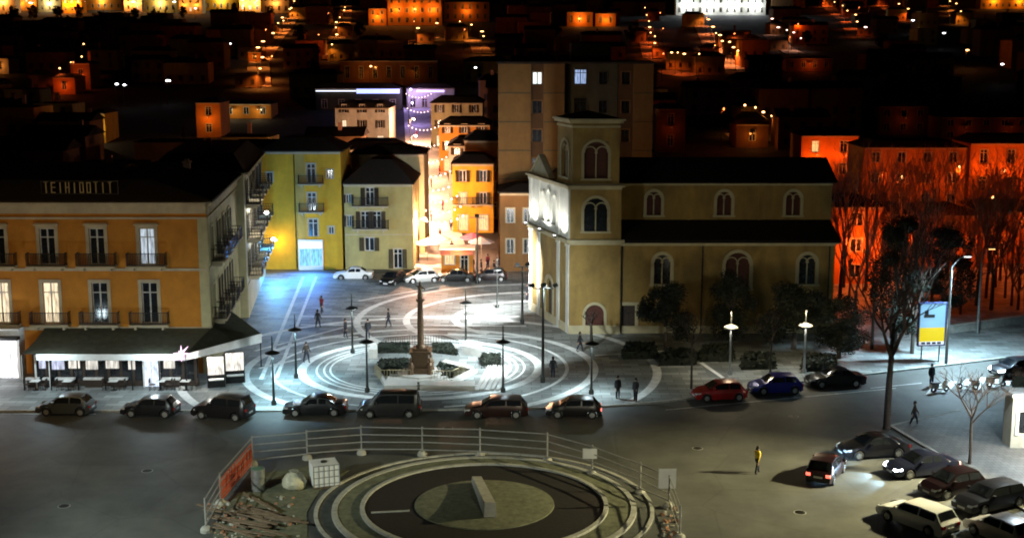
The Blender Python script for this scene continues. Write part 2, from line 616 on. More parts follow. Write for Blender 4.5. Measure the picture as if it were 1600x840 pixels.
def wall_grid(mb, F, z0, z1, opens, depth=0.3, mi=0, u0=0.0, u1=None, off=0.0):
    """a wall face with real openings; opens = (uc, zb, w, h); reveals go in by depth"""
    u1 = F.L if u1 is None else u1
    us = sorted({round(v, 4) for v in [u0, u1] + [x for o in opens for x in (o[0] - o[2] / 2, o[0] + o[2] / 2)] if u0 <= v <= u1})
    zs = sorted({round(v, 4) for v in [z0, z1] + [x for o in opens for x in (o[1], o[1] + o[3])] if z0 <= v <= z1})
    hole = lambda u, z: any(abs(u - o[0]) < o[2] / 2 and o[1] < z < o[1] + o[3] for o in opens)
    for i in range(len(us) - 1):
        for j in range(len(zs) - 1):
            if not hole((us[i] + us[i + 1]) / 2, (zs[j] + zs[j + 1]) / 2):
                mb.add([F.P(us[i], off, zs[j]), F.P(us[i + 1], off, zs[j]), F.P(us[i + 1], off, zs[j + 1]), F.P(us[i], off, zs[j + 1])], [(0, 1, 2, 3)], mi)
    for uc, zb, w_, h_ in opens:
        a, b, c, d = uc - w_ / 2, uc + w_ / 2, zb, zb + h_
        for q in (((a, c), (b, c)), ((b, c), (b, d)), ((b, d), (a, d)), ((a, d), (a, c))):
            (ua, za), (ub, zb_) = q
            mb.add([F.P(ua, off, za), F.P(ub, off, zb_), F.P(ub, off - depth, zb_), F.P(ua, off - depth, za)], [(3, 2, 1, 0)], mi)

def lip(mb, F, z0, z1, out, u0=0.0, u1=None, mi=0, back=-.05):
    u1 = F.L if u1 is None else u1
    vs = [F.P(u, o, z) for z in (z0, z1) for o in (out, back) for u in (u0, u1)]
    mb.add(vs, [(0, 2, 3, 1), (4, 5, 7, 6), (0, 1, 5, 4), (2, 6, 7, 3), (0, 4, 6, 2), (1, 3, 7, 5)], mi)

CACHE = {}

def cached(key, fn):
    if key not in CACHE:
        CACHE[key] = fn()
    return CACHE[key]

def surround_mesh(w_, h_, t, m, hood):
    def f():
        mb = MB()
        mb.box(-w_ / 2 - t, -w_ / 2, -.07, .02, 0, h_ + t)
        mb.box(w_ / 2, w_ / 2 + t, -.07, .02, 0, h_ + t)
        mb.box(-w_ / 2, w_ / 2, -.068, .02, h_, h_ + t)
        if hood:
            mb.box(-w_ / 2 - t - .12, w_ / 2 + t + .12, -.2, .02, h_ + t, h_ + t + .1)
            mb.box(-w_ / 2 - t - .05, w_ / 2 + t + .05, -.13, .02, h_ + t + .1, h_ + t + .2)
        return mb.mesh('window', m)
    return cached(('sur', w_, h_, t, m.name, hood), f)

def frame_mesh(w_, h_, m):
    def f():
        mb = MB()
        e = .07
        y0, y1 = .14, .2
        mb.box(-w_ / 2, -w_ / 2 + e, y0, y1, 0, h_)
        mb.box(w_ / 2 - e, w_ / 2, y0, y1, 0, h_)
        mb.box(-w_ / 2 + e, w_ / 2 - e, y0, y1, h_ - e, h_)
        mb.box(-w_ / 2 + e, w_ / 2 - e, y0, y1, 0, e)
        mb.box(-.055, .055, y0 - .01, y1, e, h_ - e)
        if h_ > 1.7:
            mb.box(-w_ / 2 + e, w_ / 2 - e, y0 + .004, y1 - .004, h_ * .74, h_ * .74 + .08)
        return mb.mesh('frame', m)
    return cached(('fr', w_, h_, m.name), f)

def pane_mesh(w_, h_, m):
    def f():
        mb = MB()
        for s in (-1, 1):
            mb.box(min(0, s * w_ / 2), max(0, s * w_ / 2), .21, .23, 0, h_)
        return mb.mesh('pane', m)
    return cached(('pa', w_, h_, m.name), f)

def shutter_mesh(w_, h_, m):
    def f():
        mb = MB()
        mb.box(-w_ / 2, -w_ / 2 + .05, -.03, .03, 0, h_)
        mb.box(w_ / 2 - .05, w_ / 2, -.03, .03, 0, h_)
        n_ = max(5, int(h_ / .14))
        for k in range(n_):
            z = h_ * (k + .5) / n_
            mb.add([(-w_ / 2 + .05, -.028, z - .05), (w_ / 2 - .05, -.028, z - .05), (w_ / 2 - .05, .02, z + .06), (-w_ / 2 + .05, .02, z + .06)], [(0, 1, 2, 3), (3, 2, 1, 0)])
        return mb.mesh('shutter', m)
    return cached(('sh', w_, h_, m.name), f)

def window(b, F, u, z, w_, h_, glass=None, trim=None, shutters=False, hood=False, frame=None, t=.2):
    x, y, _ = F.P(u, 0, 0)
    o = put('window', surround_mesh(w_, h_, t, trim or M_trim, hood), b, (x, y, z), F.rz)
    put('frame', frame_mesh(w_, h_, frame or M_frame), o)
    put('pane', pane_mesh(w_, h_, glass or M_glass), o)
    if shutters:
        for s in (-1, 1):
            put('shutter', shutter_mesh(w_ / 2, h_, M_shutter), o, (s * (w_ * .75 + .06), -.11, 0))
    return o

def balcony(b, F, u, z, w_, out=.8, h_=1.0, slab=None):
    def f():
        mb = MB()
        mb.box(-w_ / 2, w_ / 2, -out, .0, -.16, 0)
        mb.box(-w_ / 2 - .04, w_ / 2 + .04, -out - .04, -out + .05, -.1, -.04)
        for s in (-1, 1):
            mb.prism([(0, 0)] * 0 or [(s * w_ * .36 - .09, -out * .8), (s * w_ * .36 + .09, -out * .8), (s * w_ * .36 + .09, 0), (s * w_ * .36 - .09, 0)], -.42, -.16)
        return mb.mesh('balcony', slab or M_trim)
    def g():
        mb = MB()
        for zz in (.08, h_):
            mb.box(-w_ / 2, w_ / 2, -out, -out + .04, zz - .03, zz + .02)
            for s in (-1, 1):
                x0 = s * w_ / 2
                mb.box(min(x0, x0 - s * .04), max(x0, x0 - s * .04), -out + .04, -.02, zz - .03, zz + .02)
        n_ = int(w_ / .13)
        for k in range(n_ + 1):
            x = -w_ / 2 + .02 + (w_ - .04) * k / n_
            mb.box(x - .018, x + .018, -out + .006, -out + .034, .1, h_ - .03)
        for s in (-1, 1):
            for k in range(1, 5):
                y = -out + out * k / 5
                mb.box(s * w_ / 2 - (.03 if s > 0 else -.004), s * w_ / 2 + (.03 if s < 0 else -.004), y - .018, y + .018, .1, h_ - .03)
        return mb.mesh('railing', M_iron)
    x, y, _ = F.P(u, 0, 0)
    o = put('balcony', cached(('bal', w_, out, (slab or M_trim).name), f), b, (x, y, z), F.rz)
    put('railing', cached(('rail', w_, out, h_), g), o)
    return o

def hip_roof(b, poly, z, rise, inset, mt=None, name='roof', eave=.5):
    """eaves polygon widened by eave, top polygon shrunk by inset"""
    cx = sum(p[0] for p in poly) / len(poly)
    cy = sum(p[1] for p in poly) / len(poly)
    def off(p, k):
        d = Vector((p[0] - cx, p[1] - cy))
        l = d.length
        q = d * ((l + k) / l)
        return (cx + q.x, cy + q.y)
    lo = [off(p, eave) for p in poly]
    hi = [off(p, -inset) for p in poly]
    n_ = len(poly)
    mb = MB()
    vs = [(x, y, z) for x, y in lo] + [(x, y, z + .15) for x, y in lo] + [(x, y, z + rise) for x, y in hi]
    fs = [tuple(range(n_ - 1, -1, -1)), tuple(range(2 * n_, 3 * n_))]
    for i in range(n_):
        j = (i + 1) % n_
        fs += [(i, j, j + n_, i + n_), (i + n_, j + n_, j + 2 * n_, i + 2 * n_)]
    mb.add(vs, fs)
    return mb.build(name, mt or M_roof, b, recalc=True)

def chimney(rf, x, y, z, h_=1.4):
    mb = MB()
    mb.box(x - .3, x + .3, y - .25, y + .25, z, z + h_)
    mb.box(x - .4, x + .4, y - .35, y + .35, z + h_, z + h_ + .12)
    mb.box(x - .2, x + .2, y - .15, y + .15, z + h_ + .12, z + h_ + .3)
    return mb.build('chimney', M_brick, rf)

# ================================================================== ORANGE PALAZZO
YF = G(333, 585).y
def atY(px, Y):
    return (px - 800) / FPX * (Y * CT + (CAM_H) * ST)
C0 = Vector((atY(333, YF), YF))
C1 = Vector((-26.2, 121.0))
pal = thing('palazzo', 'ochre orange palazzo with rows of tall balcony windows above a cafe awning', 'building', (0, 0, 0))
FA = Face((-64, YF), C0)                 # front, towards the road
FB = Face(C0, C1)                        # side, along the lane
HP = 13.85
front_px = [-145, -67, 10, 87, 163, 240]
wx = [atY(p, YF) + 64 for p in front_px]
op = []
for u in wx:
    op += [(u, 4.25, 1.25, 3.3), (u, 9.0, 1.2, 2.9)]
mb = MB()
wall_grid(mb, FA, 0, HP, op, .3)
side_u = [2.6, 6.4, 10.2, 14.0]
ops = [(u, z, 1.1, 2.7) for u in side_u for z in (4.25, 9.0)]
mb2 = MB()
wall_grid(mb2, FB, 0, HP, ops, .3)
mb.build('wall', M_ochre, pal)
mb2.build('side_wall', M_cream, pal)
C2, C3 = Vector((-66, 122)), Vector((-64, YF))
mb = MB()
for F in (Face(C1, C2), Face(C2, C3)):
    wall_grid(mb, F, 0, HP, [])
mb.build('rear_wall', M_ochre, pal)
mb = MB()
for F in (FA, FB):
    lip(mb, F, HP - 1.2, HP - 1.04, .1)
    lip(mb, F, HP - .75, HP - .2, .14, 0, F.L)
    lip(mb, F, HP - .2, HP, .35, 0, F.L)
    lip(mb, F, HP, HP + .16, .55, -.1, F.L + .1)
mb.build('cornice', M_trim, pal)
mb = MB()
lip(mb, FA, 8.5, 8.72, .08)
lip(mb, FA, 3.7, 3.95, .12)
lip(mb, FB, 8.5, 8.72, .08)
lip(mb, FB, 3.7, 3.95, .12)
mb.build('string_course', M_trim, pal)
mb = MB()
lip(mb, FA, .0, HP - 1.2, .05, FA.L - .75, FA.L)
lip(mb, FB, .0, HP - 1.2, .05, 0, .75)
mb.build('corner_pilaster', M_cream, pal)
lit_up = {240: M_lit_cool}
lit_lo = {10: M_lit_warm, 87: M_lit_warm, -67: M_lit_warm}
for p, u in zip(front_px, wx):
    window(pal, FA, u, 9.0, 1.2, 2.9, lit_up.get(p), hood=True, t=.26)
    balcony(pal, FA, u, 9.0, 3.05)
    window(pal, FA, u, 4.25, 1.25, 3.3, lit_lo.get(p), hood=False, t=.26)
    balcony(pal, FA, u, 4.25, 3.05)
for u in side_u:
    for z in (4.25, 9.0):
        window(pal, FB, u, z, 1.1, 2.7, None, M_ctrim, shutters=(u > 5))
        balcony(pal, FB, u, z, 2.3, 1.1)
rf = hip_roof(pal, [tuple(C3), tuple(C0), tuple(C1), tuple(C2)], HP + .16, 1.5, 5.5, eave=.6)
for x, y in ((-56, 108), (-33, 111), (-29.5, 116)):
    chimney(rf, x, y, 14.4, 1.3)
# roof lettering frame
sx0, sz0 = XZ(64, 304, YF + .5)
sx1, sz1 = XZ(184, 284, YF + .5)
sg = thing('roof_sign', 'pale lettering frame standing on the eaves of the orange palazzo', 'sign', (sx0, YF + .5, sz0 + .02))
W_, H_ = sx1 - sx0, sz1 - sz0
mb = MB()
mb.box(0, W_, .05, .1, 0, .06)
mb.box(0, W_, .05, .1, H_ - .02, H_ + .05)
mb.box(0.0, .06, .05, .1, .06, H_ - .02)
mb.box(W_ - .06, W_, .05, .1, .06, H_ - .02)
for k in range(4):
    mb.bar((W_ * (k + .5) / 4, .1, 0.03), (W_ * (k + .5) / 4, .9, -.6), .05, .05)
mb.build('support', M_iron, sg)
strokes = 'TEIHIOOTIT'
for k, ch in enumerate(strokes):
    x0 = .25 + k * (W_ - .5) / len(strokes)
    w2 = (W_ - .5) / len(strokes) * .62
    mb = MB()
    if ch in 'TI':
        mb.box(x0 + w2 / 2 - .05, x0 + w2 / 2 + .05, 0, .045, .1, H_ - .08)
        if ch == 'T':
            mb.box(x0, x0 + w2, 0, .044, H_ - .08, H_ - .03)
    else:
        mb.box(x0, x0 + .09, 0, .045, .1, H_ - .05)
        if ch in 'HO':
            mb.box(x0 + w2 - .09, x0 + w2, 0, .045, .1, H_ - .05)
        for zz in ({'E': (.1, H_ / 2, H_ - .14), 'H': (H_ / 2,), 'O': (.1, H_ - .14)}[ch]):
            mb.box(x0 + .09, x0 + w2 - .09 * (ch in 'HO'), 0, .044, zz, zz + .09)
    mb.build('letter', M_ctrim, sg)

# ------------------------------------------------------------------ second house along the lane
D0, D1 = C1 + Vector((.15, .3)), Vector((-29.2, 146.5))
D0 = Vector((-25.6, 121.6)); D1 = Vector((-28.6, 146.0))
ln = thing('lane_house', 'tall pale house with dark side balconies along the lane behind the orange palazzo', 'building')
FD = Face(D0, D1)
FD2 = Face(D0 + Vector((-9, .2)), D0)
ou = [2.6, 7.0, 11.5, 16.0, 20.5]
ops = [(u, z, 1.1, 2.3) for u in ou for z in (4.0, 7.6, 11.0)]
mb = MB()
wall_grid(mb, FD, 0, 14.2, ops)
mb.build('wall', M_pale, ln)
mb = MB()
wall_grid(mb, FD2, 0, 14.2, [])
D2, D3 = D1 + Vector((-9, .5)), D0 + Vector((-9, .2))
wall_grid(mb, Face(D1, D2), 0, 14.2, [])
wall_grid(mb, Face(D2, D3), 0, 14.2, [])
mb.build('rear_wall', M_cream, ln)
for u in ou:
    for z in (4.0, 7.6, 11.0):
        window(ln, FD, u, z, 1.1, 2.3, None, M_ctrim, shutters=True)
        balcony(ln, FD, u, z, 2.4, 1.35)
mb = MB()
lip(mb, FD, 14.0, 14.2, .5, 0)
mb.build('cornice', M_ctrim, ln)
mb = MB()
lip(mb, FD, 0, 3.3, .08, 0)
mb.build('plinth', M_ctrim, ln)
rf = hip_roof(ln, [tuple(D3), tuple(D0), tuple(D1), tuple(D2)], 14.2, 1.6, 3.5, eave=.4)
chimney(rf, -31, 131, 15.2)

# lamps of the lane
def lane_lamp(u, z, label, power, color, lens):
    x, y, _ = FD.P(u, .0, 0)
    t = thing('wall_lamp', label, 'lamp', (x, y, z), FD.rz)
    mb = MB()
    mb.bar((0, 0, 0), (0, -1.7, .35), .05, .05)
    mb.box(-.1, .1, -.06, 0, -.2, .2)
    mb.build('bracket', M_post, t)
    mb = MB()
    mb.lathe([(.06, .3), (.2, .24), (.22, .1), (.12, 0)], 10, 0, -1.75)
    mb.build('lens', lens, t)
    lamp('bulb', t, (0, -1.75, -.2), power, color, .15)
lane_lamp(4.8, 9.6, 'upper white lamp on the wall of the pale lane house', 700, (1, .98, .9), M_lamp_white)
lane_lamp(13.8, 5.6, 'lower white lamp on the wall of the pale lane house', 450, (.85, .97, 1.0), M_lamp_white)
x, y, _ = FD.P(18.5, .05, 0)
t = thing('blue_shop_sign', 'blue lit shop sign low on the wall of the pale lane house', 'sign', (x, y, 2.6), FD.rz)
MB().box(-1.6, 1.6, -.22, -.02, 0, .7).build('sign_box', M_iron, t)
MB().box(-1.55, 1.55, -.24, -.221, .05, .65).build('lit_face', glow('lit_blue_sign', (.2, .6, 1.0), 2.5), t)
lamp('bulb', t, (0, -1.6, .2), 3400, (.06, .42, 1.0), .3)

# ================================================================== HOUSES AT THE BACK OF THE SQUARE
YB = 149.5
def plain_house(name, label, x0, x1, y0, dep, h_, wallm, opens, roof_rise=1.5, roof_inset=3.0, cat='house', shut=True, bal=(), litmap={}, trim=None, z0=0.0, group=None, eave=.4, hood=False):
    """opens: (px-centre u in metres from left, zb, w, h); bal: indices of opens with a balcony"""
    b = thing(name, label, cat, ((x0 + x1) / 2, y0, z0), 0, group)
    hw = (x1 - x0) / 2
    F = Face((-hw, 0), (hw, 0))
    mb = MB()
    wall_grid(mb, F, -1.0, h_, opens)
    wall_grid(mb, Face((hw, 0), (hw, dep)), -1.0, h_, [])
    wall_grid(mb, Face((hw, dep), (-hw, dep)), -1.0, h_, [])
    wall_grid(mb, Face((-hw, dep), (-hw, 0)), -1.0, h_, [])
    mb.build('wall', wallm, b)
    for i, o in enumerate(opens):
        window(b, F, *o, litmap.get(i), trim or M_trim, shutters=shut and i not in litmap, hood=hood, t=.14)
        if i in bal:
            balcony(b, F, o[0], o[1], o[2] + 1.9)
    mb = MB()
    lip(mb, F, h_ - .25, h_, .3, 0)
    mb.build('cornice', trim or M_trim, b)
    rf = hip_roof(b, [(-hw, 0), (hw, 0), (hw, dep), (-hw, dep)], h_, roof_rise, roof_inset, eave=eave)
    return b, F, rf

def xm(px, Y):
    return atY(px, Y)
yx0, yx1 = xm(412, YB), xm(536, YB)
ym = xm(466, YB)
yh, Fy, rfy = plain_house('yellow_house', 'tall yellow house with stacked iron balconies above a glowing blue white shop', yx0, yx1, YB, 9, 13.9, M_yellow,
    [(xm(490, YB) - yx0, 10.2, 1.0, 2.3), (xm(490, YB) - yx0, 6.9, 1.0, 2.2), (xm(491, YB) - yx0, 3.9, 1.1, 2.1), (xm(519, YB) - yx0, 10.7, .7, 1.1),
     (xm(519, YB) - yx0, 4.2, .6, .9), (xm(426, YB) - yx0, 10.3, .7, 1.2)], bal=(0, 1), shut=False)
# dull right half of the front, set proud as a second coat of render
mb = MB()
lip(mb, Fy, 0, 13.6, .03, ym - yx0, xm(488, YB) - yx0 - .65)
mb.build('downpipe_panel', M_dull_yellow, yh)
mb = MB()
mb.tube((Fy.P(ym - yx0 - .12, .12, .1)), (Fy.P(ym - yx0 - .12, .12, 13.6)), .06, .06)
mb.build('downpipe', M_iron, yh)
sx0_, sx1_ = xm(468, YB), xm(506, YB)
shop = thing('shop_front', 'glowing blue white shop window at the foot of the yellow house', 'shop front', ((sx0_ + sx1_) / 2, YB - .12, 0.0))
hw = (sx1_ - sx0_) / 2
mb = MB()
mb.box(-hw, -hw + .15, -.35, .1, 0, 3.6)
mb.box(hw - .15, hw, -.35, .1, 0, 3.6)
mb.box(-hw + .15, hw - .15, -.35, .1, 3.3, 3.6)
mb.box(-hw + .15, hw - .15, -.35, .1, 0, .5)
mb.box(-.04, .04, -.3, .05, .5, 2.5)
mb.box(-hw + .15, hw - .15, -.3, .05, 2.5, 2.6)
mb.build('shop_frame', M_white, shop)
for s in (-1, 1):
    mb = MB()
    mb.box(min(s * .04, s * (hw - .15)), max(s * .04, s * (hw - .15)), -.2, -.15, .5, 2.5)
    mb.build('shop_pane', lit_room('lit_shop_blue', (.22, .72, 1.0), 1.0), shop)
mb = MB()
mb.box(-hw + .15, hw - .15, -.22, -.15, 2.6, 3.3)
mb.build('shop_sign', glow('lit_sign_white', (.85, .97, 1.0), 2.0), shop)
lamp('shop_light', shop, (0, -1.8, 2.9), 4200, (.05, .26, 1.0), .3, 150, (0, -5.5, -.5), .9)

wl_ = thing('wall_lamp', 'warm wall lamp low on the bright left half of the yellow house', 'lamp', (xm(436, YB), YB, 3.6))
MB().bar((0, 0, 0), (0, -1.5, .3), .05, .05).build('bracket', M_post, wl_)
MB().lathe([(.05, .3), (.2, .22), (.2, .08), (.1, 0)], 10, 0, -1.55).build('lens', M_lamp_sod, wl_)
lamp('bulb', wl_, (0, -1.6, -.15), 420, (1.0, .74, .15), .15)
cx0, cx1 = xm(540, YB), xm(646, YB)
U = lambda px: xm(px, YB) - cx0
ch_, Fc, rfc = plain_house('cream_house', 'lower olive cream house with two long balconies and a small arched door', cx0, cx1, YB, 11, 10.1, M_olive,
    [(U(580), 7.6, 1.0, 2.1), (U(572), 4.9, 1.0, 2.0), (U(590), 4.9, 1.0, 2.0), (U(578), 2.2, 1.1, 1.6), (U(547), 7.9, .55, 1.0), (U(547), 5.1, .55, 1.3), (U(622), 0.12, 1.0, 2.3)],
    2.6, 4.5, bal=(), shut=True)
balcony(ch_, Fc, U(581), 7.6, 4.2)
balcony(ch_, Fc, U(581), 4.9, 4.2)
mb = MB()
lip(mb, Fc, 4.1, 4.2, .04)
mb.build('string_course', M_trim, ch_)
# upper storey block behind it
plain_house('back_house', 'dark flat house rising behind the roof of the olive cream house', cx0 - .5, cx1 + .6, YB + 11.6, 9, 12.6, M_cream, [(2.0, 9.4, .9, 1.4), (4.6, 9.4, .9, 1.4), (7.0, 9.4, .9, 1.4)], 1.0, 4, shut=False)

# ================================================================== TOWER BLOCK AND BROWN HOUSE
YT = 156.0
tb = thing('tower_block', 'tall brown apartment block with recessed window strips behind the church', 'building', (0, YT, 0))
tx = [xm(p, YT) for p in (779, 829, 848, 880, 962, 985, 1015)]
zt = XZ(800, 100, YT)[1]
def seg(i, off, m, nm, opens=(), fl=True):
    F = Face((tx[i], -off), (tx[i + 1], -off))
    mb = MB()
    wall_grid(mb, F, 0, zt, [(o[0] - tx[i],) + tuple(o[1:]) for o in opens], .25)
    if off:
        for xx, sgn in ((tx[i], 1), (tx[i + 1], -1)):
            Fs = Face((xx, 0), (xx, -off)) if sgn > 0 else Face((xx, -off), (xx, 0))
            wall_grid(mb, Fs, 0, zt, [])
    mb.build(nm, m, tb)
    if fl:
        mb = MB()
        z = zt - 3.45
        while z > 3:
            lip(mb, F, z - .06, z + .06, .05, 0.02, F.L - .02)
            z -= 3.45
        mb.build('floor_band', M_grey_panel, tb)
    return F
zw = [zt - 2.45 - 3.45 * k for k in range(6)]
seg(0, .6, M_block, 'wall_bay')
F1 = seg(1, 0, M_bay_shade, 'window_bay', [((tx[1] + tx[2]) / 2, z, 1.15, 1.5) for z in zw], False)
seg(2, .6, M_block, 'wall_bay')
cxm = xm(905, YT)
cx2 = xm(940, YT)
F3 = seg(3, -.8, M_grey_panel, 'stair_bay', [(cxm, z, 1.5, 1.8) for z in zw] + [(cx2, z, 1.0, 1.5) for z in zw], False)
F4 = seg(4, .1, M_bay_shade, 'window_bay', [((tx[4] + tx[5]) / 2, z, 1.0, 1.5) for z in zw], False)
seg(5, .6, M_block, 'wall_bay')
mb = MB()
wall_grid(mb, Face((tx[6], 0), (tx[6], 14)), 0, zt, [])
wall_grid(mb, Face((tx[6], 14), (tx[0], 14)), 0, zt, [])
wall_grid(mb, Face((tx[0], 14), (tx[0], 0)), 0, zt, [])
for i in (3, 4):
    wall_grid(mb, Face((tx[i], .8 if i == 4 else 0), (tx[i], 0 if i == 4 else .8)), 0, zt, [])
mb.build('rear_wall', M_brown, tb)
for k, z in enumerate(zw):
    window(tb, F1, F1.L / 2, z, 1.15, 1.5, glow('lit_window_white', (.9, 1.0, .95), 1.2) if k == 0 else None, M_brown, frame=M_iron if k else M_shutter, t=.1)
    window(tb, F3, cxm - tx[3], z, 1.5, 1.8, lit_room('lit_window_blue', (.45, .62, 1.0), .8) if k == 0 else None, M_grey_panel, frame=M_iron, t=.1)
    window(tb, F3, cx2 - tx[3], z, 1.0, 1.5, None, M_grey_panel, frame=M_iron, t=.1)
    window(tb, F4, F4.L / 2, z, 1.0, 1.5, None, M_brown, frame=M_iron, t=.1)
mb = MB()
mb.box(tx[0] - .2, tx[6] + .2, -.9, 14.2, zt, zt + .25)
mb.box(tx[3] + 1, tx[4] - .6, 4, 9, zt + .25, zt + 2.4)
mb.build('roof', M_roof, tb)

bx0, bx1 = -1.4, 6.2
plain_house('brown_house', 'low brown house between the bright street and the church front', bx0, bx1, 147.5, 7.5, 9.3, M_brown,
    [(1.2, 5.8, .9, 1.7), (3.2, 5.8, .9, 1.7), (5.2, 5.8, .9, 1.7), (1.2, 2.2, .9, 1.7), (3.2, 2.2, .9, 1.7)], .9, 3, shut=False)

# ================================================================== CHURCH
A = Vector((5.25, G(887, 523).y))
YC = A.y
B = Vector((1.75, YC + 11.4))             # far end of the front
dF = (A - B).normalized()
FW = Face(B, A)                            # west front, seen from the square
XT1 = xm(968, YC)
XE = xm(1300, YC)
church = thing('church', 'yellow church with a square bell tower and a floodlit white front on the square', 'church')
TW = XT1 - A.x
FS = Face(A, (XT1, YC))
HC1, HC2 = 8.65, 13.6
HT = 19.4

def arch_fill(mb, F, uc, zb, w_, h_, off=0.0, depth=.3, mi=0, n=10):
    """spandrels turning a rectangular opening into a round-headed one"""
    r = w_ / 2
    zs = zb + h_ - r
    for k in range(n):
        t0, t1 = math.pi * k / n, math.pi * (k + 1) / n
        a = (uc + r * math.cos(t0), zs + r * math.sin(t0))
        b = (uc + r * math.cos(t1), zs + r * math.sin(t1))
        mb.add([F.P(a[0], off, a[1]), F.P(a[0], off, zb + h_), F.P(b[0], off, zb + h_), F.P(b[0], off, b[1])], [(0, 1, 2, 3), (3, 2, 1, 0)], mi)
        mb.add([F.P(a[0], off, a[1]), F.P(b[0], off, b[1]), F.P(b[0], off - depth, b[1]), F.P(a[0], off - depth, a[1])], [(0, 1, 2, 3)], mi)

def arch_window(b, F, uc, zb, w_, h_, t=.22, twin=True, glassm=None, trim=None, sill=True, proud=.09):
    """round headed window: archivolt, dark pane, twin lights on a slim column"""
    glassm = glassm or M_redwood
    trim = trim or M_ctrim
    def surround():
        mb = MB()
        r = w_ / 2
        zs = h_ - r
        for s in (-1, 1):
            mb.box(min(s * r, s * (r + t)), max(s * r, s * (r + t)), -proud, .02, 0, zs)
        n = 12
        for k in range(n):
            t0, t1 = math.pi * k / n, math.pi * (k + 1) / n
            q = [((r + e) * math.cos(a), (r + e) * math.sin(a) + zs) for e, a in ((0, t0), (t, t0), (t, t1), (0, t1))]
            vs = [(x, -proud, z) for x, z in q] + [(x, .02, z) for x, z in q]
            mb.add(vs, [(3, 2, 1, 0), (1, 2, 6, 5), (0, 4, 7, 3), (0, 1, 5, 4), (2, 3, 7, 6)])
        if sill:
            mb.box(-r - t - .08, r + t + .08, -proud - .1, .02, -.16, 0)
        return mb.mesh('window', trim)
    def pane():
        mb = MB()
        r = w_ / 2 + .02
        zs = h_ - w_ / 2
        pts = [(-r, 0), (r, 0)] + [(r * math.cos(math.pi * k / 12), zs + r * math.sin(math.pi * k / 12)) for k in range(13)]
        mb.add([(x, .27, z) for x, z in pts], [tuple(range(len(pts)))])
        return mb.mesh('pane', glassm)
    def col_():
        mb = MB()
        r = w_ / 2
        zs = h_ - r
        mb.tube((0, .12, 0), (0, .12, zs), .07, .06, 8)
        mb.box(-.12, .12, .02, .22, zs, zs + .15)
        # tracery: the two small heads
        rr = r / 2
        n = 8
        for s in (-1, 1):
            for k in range(n):
                t0, t1 = math.pi * k / n, math.pi * (k + 1) / n
                pa = (s * rr + rr * math.cos(t0), zs + .1 + rr * math.sin(t0))
                pb = (s * rr + rr * math.cos(t1), zs + .1 + rr * math.sin(t1))
                mb.bar((pa[0], .12, pa[1]), (pb[0], .12, pb[1]), .14, .1)
        return mb.mesh('mullion', trim)
    x, y, _ = F.P(uc, 0, 0)
    k = (w_, h_, t, glassm.name, trim.name, sill, proud)
    o = put('window', cached(('aw',) + k, surround), b, (x, y, zb), F.rz)
    put('pane', cached(('ap',) + k, pane), o)
    if twin:
        put('mullion', cached(('am',) + k, col_), o)
    return o

# --- tower on the corner of the front
F_bel_w = Face(A + (B - A).normalized() * TW, A)                    # its face on the front side
tcx = FS.L / 2
o_tower = [(tcx, 9.6, 2.1, 3.0), (tcx, 0.12, 1.7, 2.7)]
mb = MB()
wall_grid(mb, FS, 0, HC2, o_tower, .35)
for o in o_tower:
    arch_fill(mb, FS, *o)
wall_grid(mb, Face((XT1, YC), (XT1, YC + 4.6)), 0, HC2, [])
mb.build('tower_wall', M_church, church)
arch_window(church, FS, tcx, 9.6, 2.1, 3.0, .26, True, M_glass)
arch_window(church, FS, tcx, .12, 1.7, 2.7, .25, False, M_redwood, sill=False)
# belfry
BS = .22
dB = (B - A).normalized()
q0 = A + Vector((BS, BS * 1.0))
q1 = Vector((XT1 - BS, YC + BS))
q2 = q1 + dB * (TW - .4)
q3 = q0 + dB * (TW - .4)
bel = [Face(q0, q1), Face(q1, q2), Face(q2, q3), Face(q3, q0)]
mb = MB()
for F in bel:
    o = (F.L / 2, HC2 + .75, 2.15 if F is bel[0] or F is bel[2] else 1.9, 3.3)
    wall_grid(mb, F, HC2, HT, [o], .4)
    arch_fill(mb, F, *o, 0.0, .4)
mb.build('belfry_wall', M_church, church)
for F in bel:
    arch_window(church, F, F.L / 2, HC2 + .75, 2.15 if F is bel[0] or F is bel[2] else 1.9, 3.3, .24, True, M_redwood)
mb = MB()
mb2 = []
for F in bel:
    mb2.append((F, HC2 + .0, HC2 + .28, .12, 0))
    lip(mb, F, HT - .5, HT - .3, .1, 0)
    lip(mb, F, HT - .1, HT + .12, .32, -.1, F.L + .1)
    lip(mb, F, HT + .12, HT + .3, .5, -.2, F.L + .2)
mb.build('belfry_cornice', M_ctrim, church)
mb = MB()
for q in mb2:
    lip(mb, *q)
mb.build('belfry_plinth', M_ctrim, church)
cc = (q0 + q1 + q2 + q3) / 4
mb = MB()
ap = [(*(cc + (q - cc) * 1.08), HT + .3) for q in (q0, q1, q2, q3)]
mb.add(ap + [(cc.x, cc.y, HT + .95)], [(0, 1, 4), (1, 2, 4), (2, 3, 4), (3, 0, 4), (3, 2, 1, 0)])
mb.build('tower_roof', M_roof, church)
mb = MB()
mb.tube((cc.x, cc.y, HT + .9), (cc.x, cc.y, HT + 1.5), .04, .04)
mb.build('finial', M_iron, church)
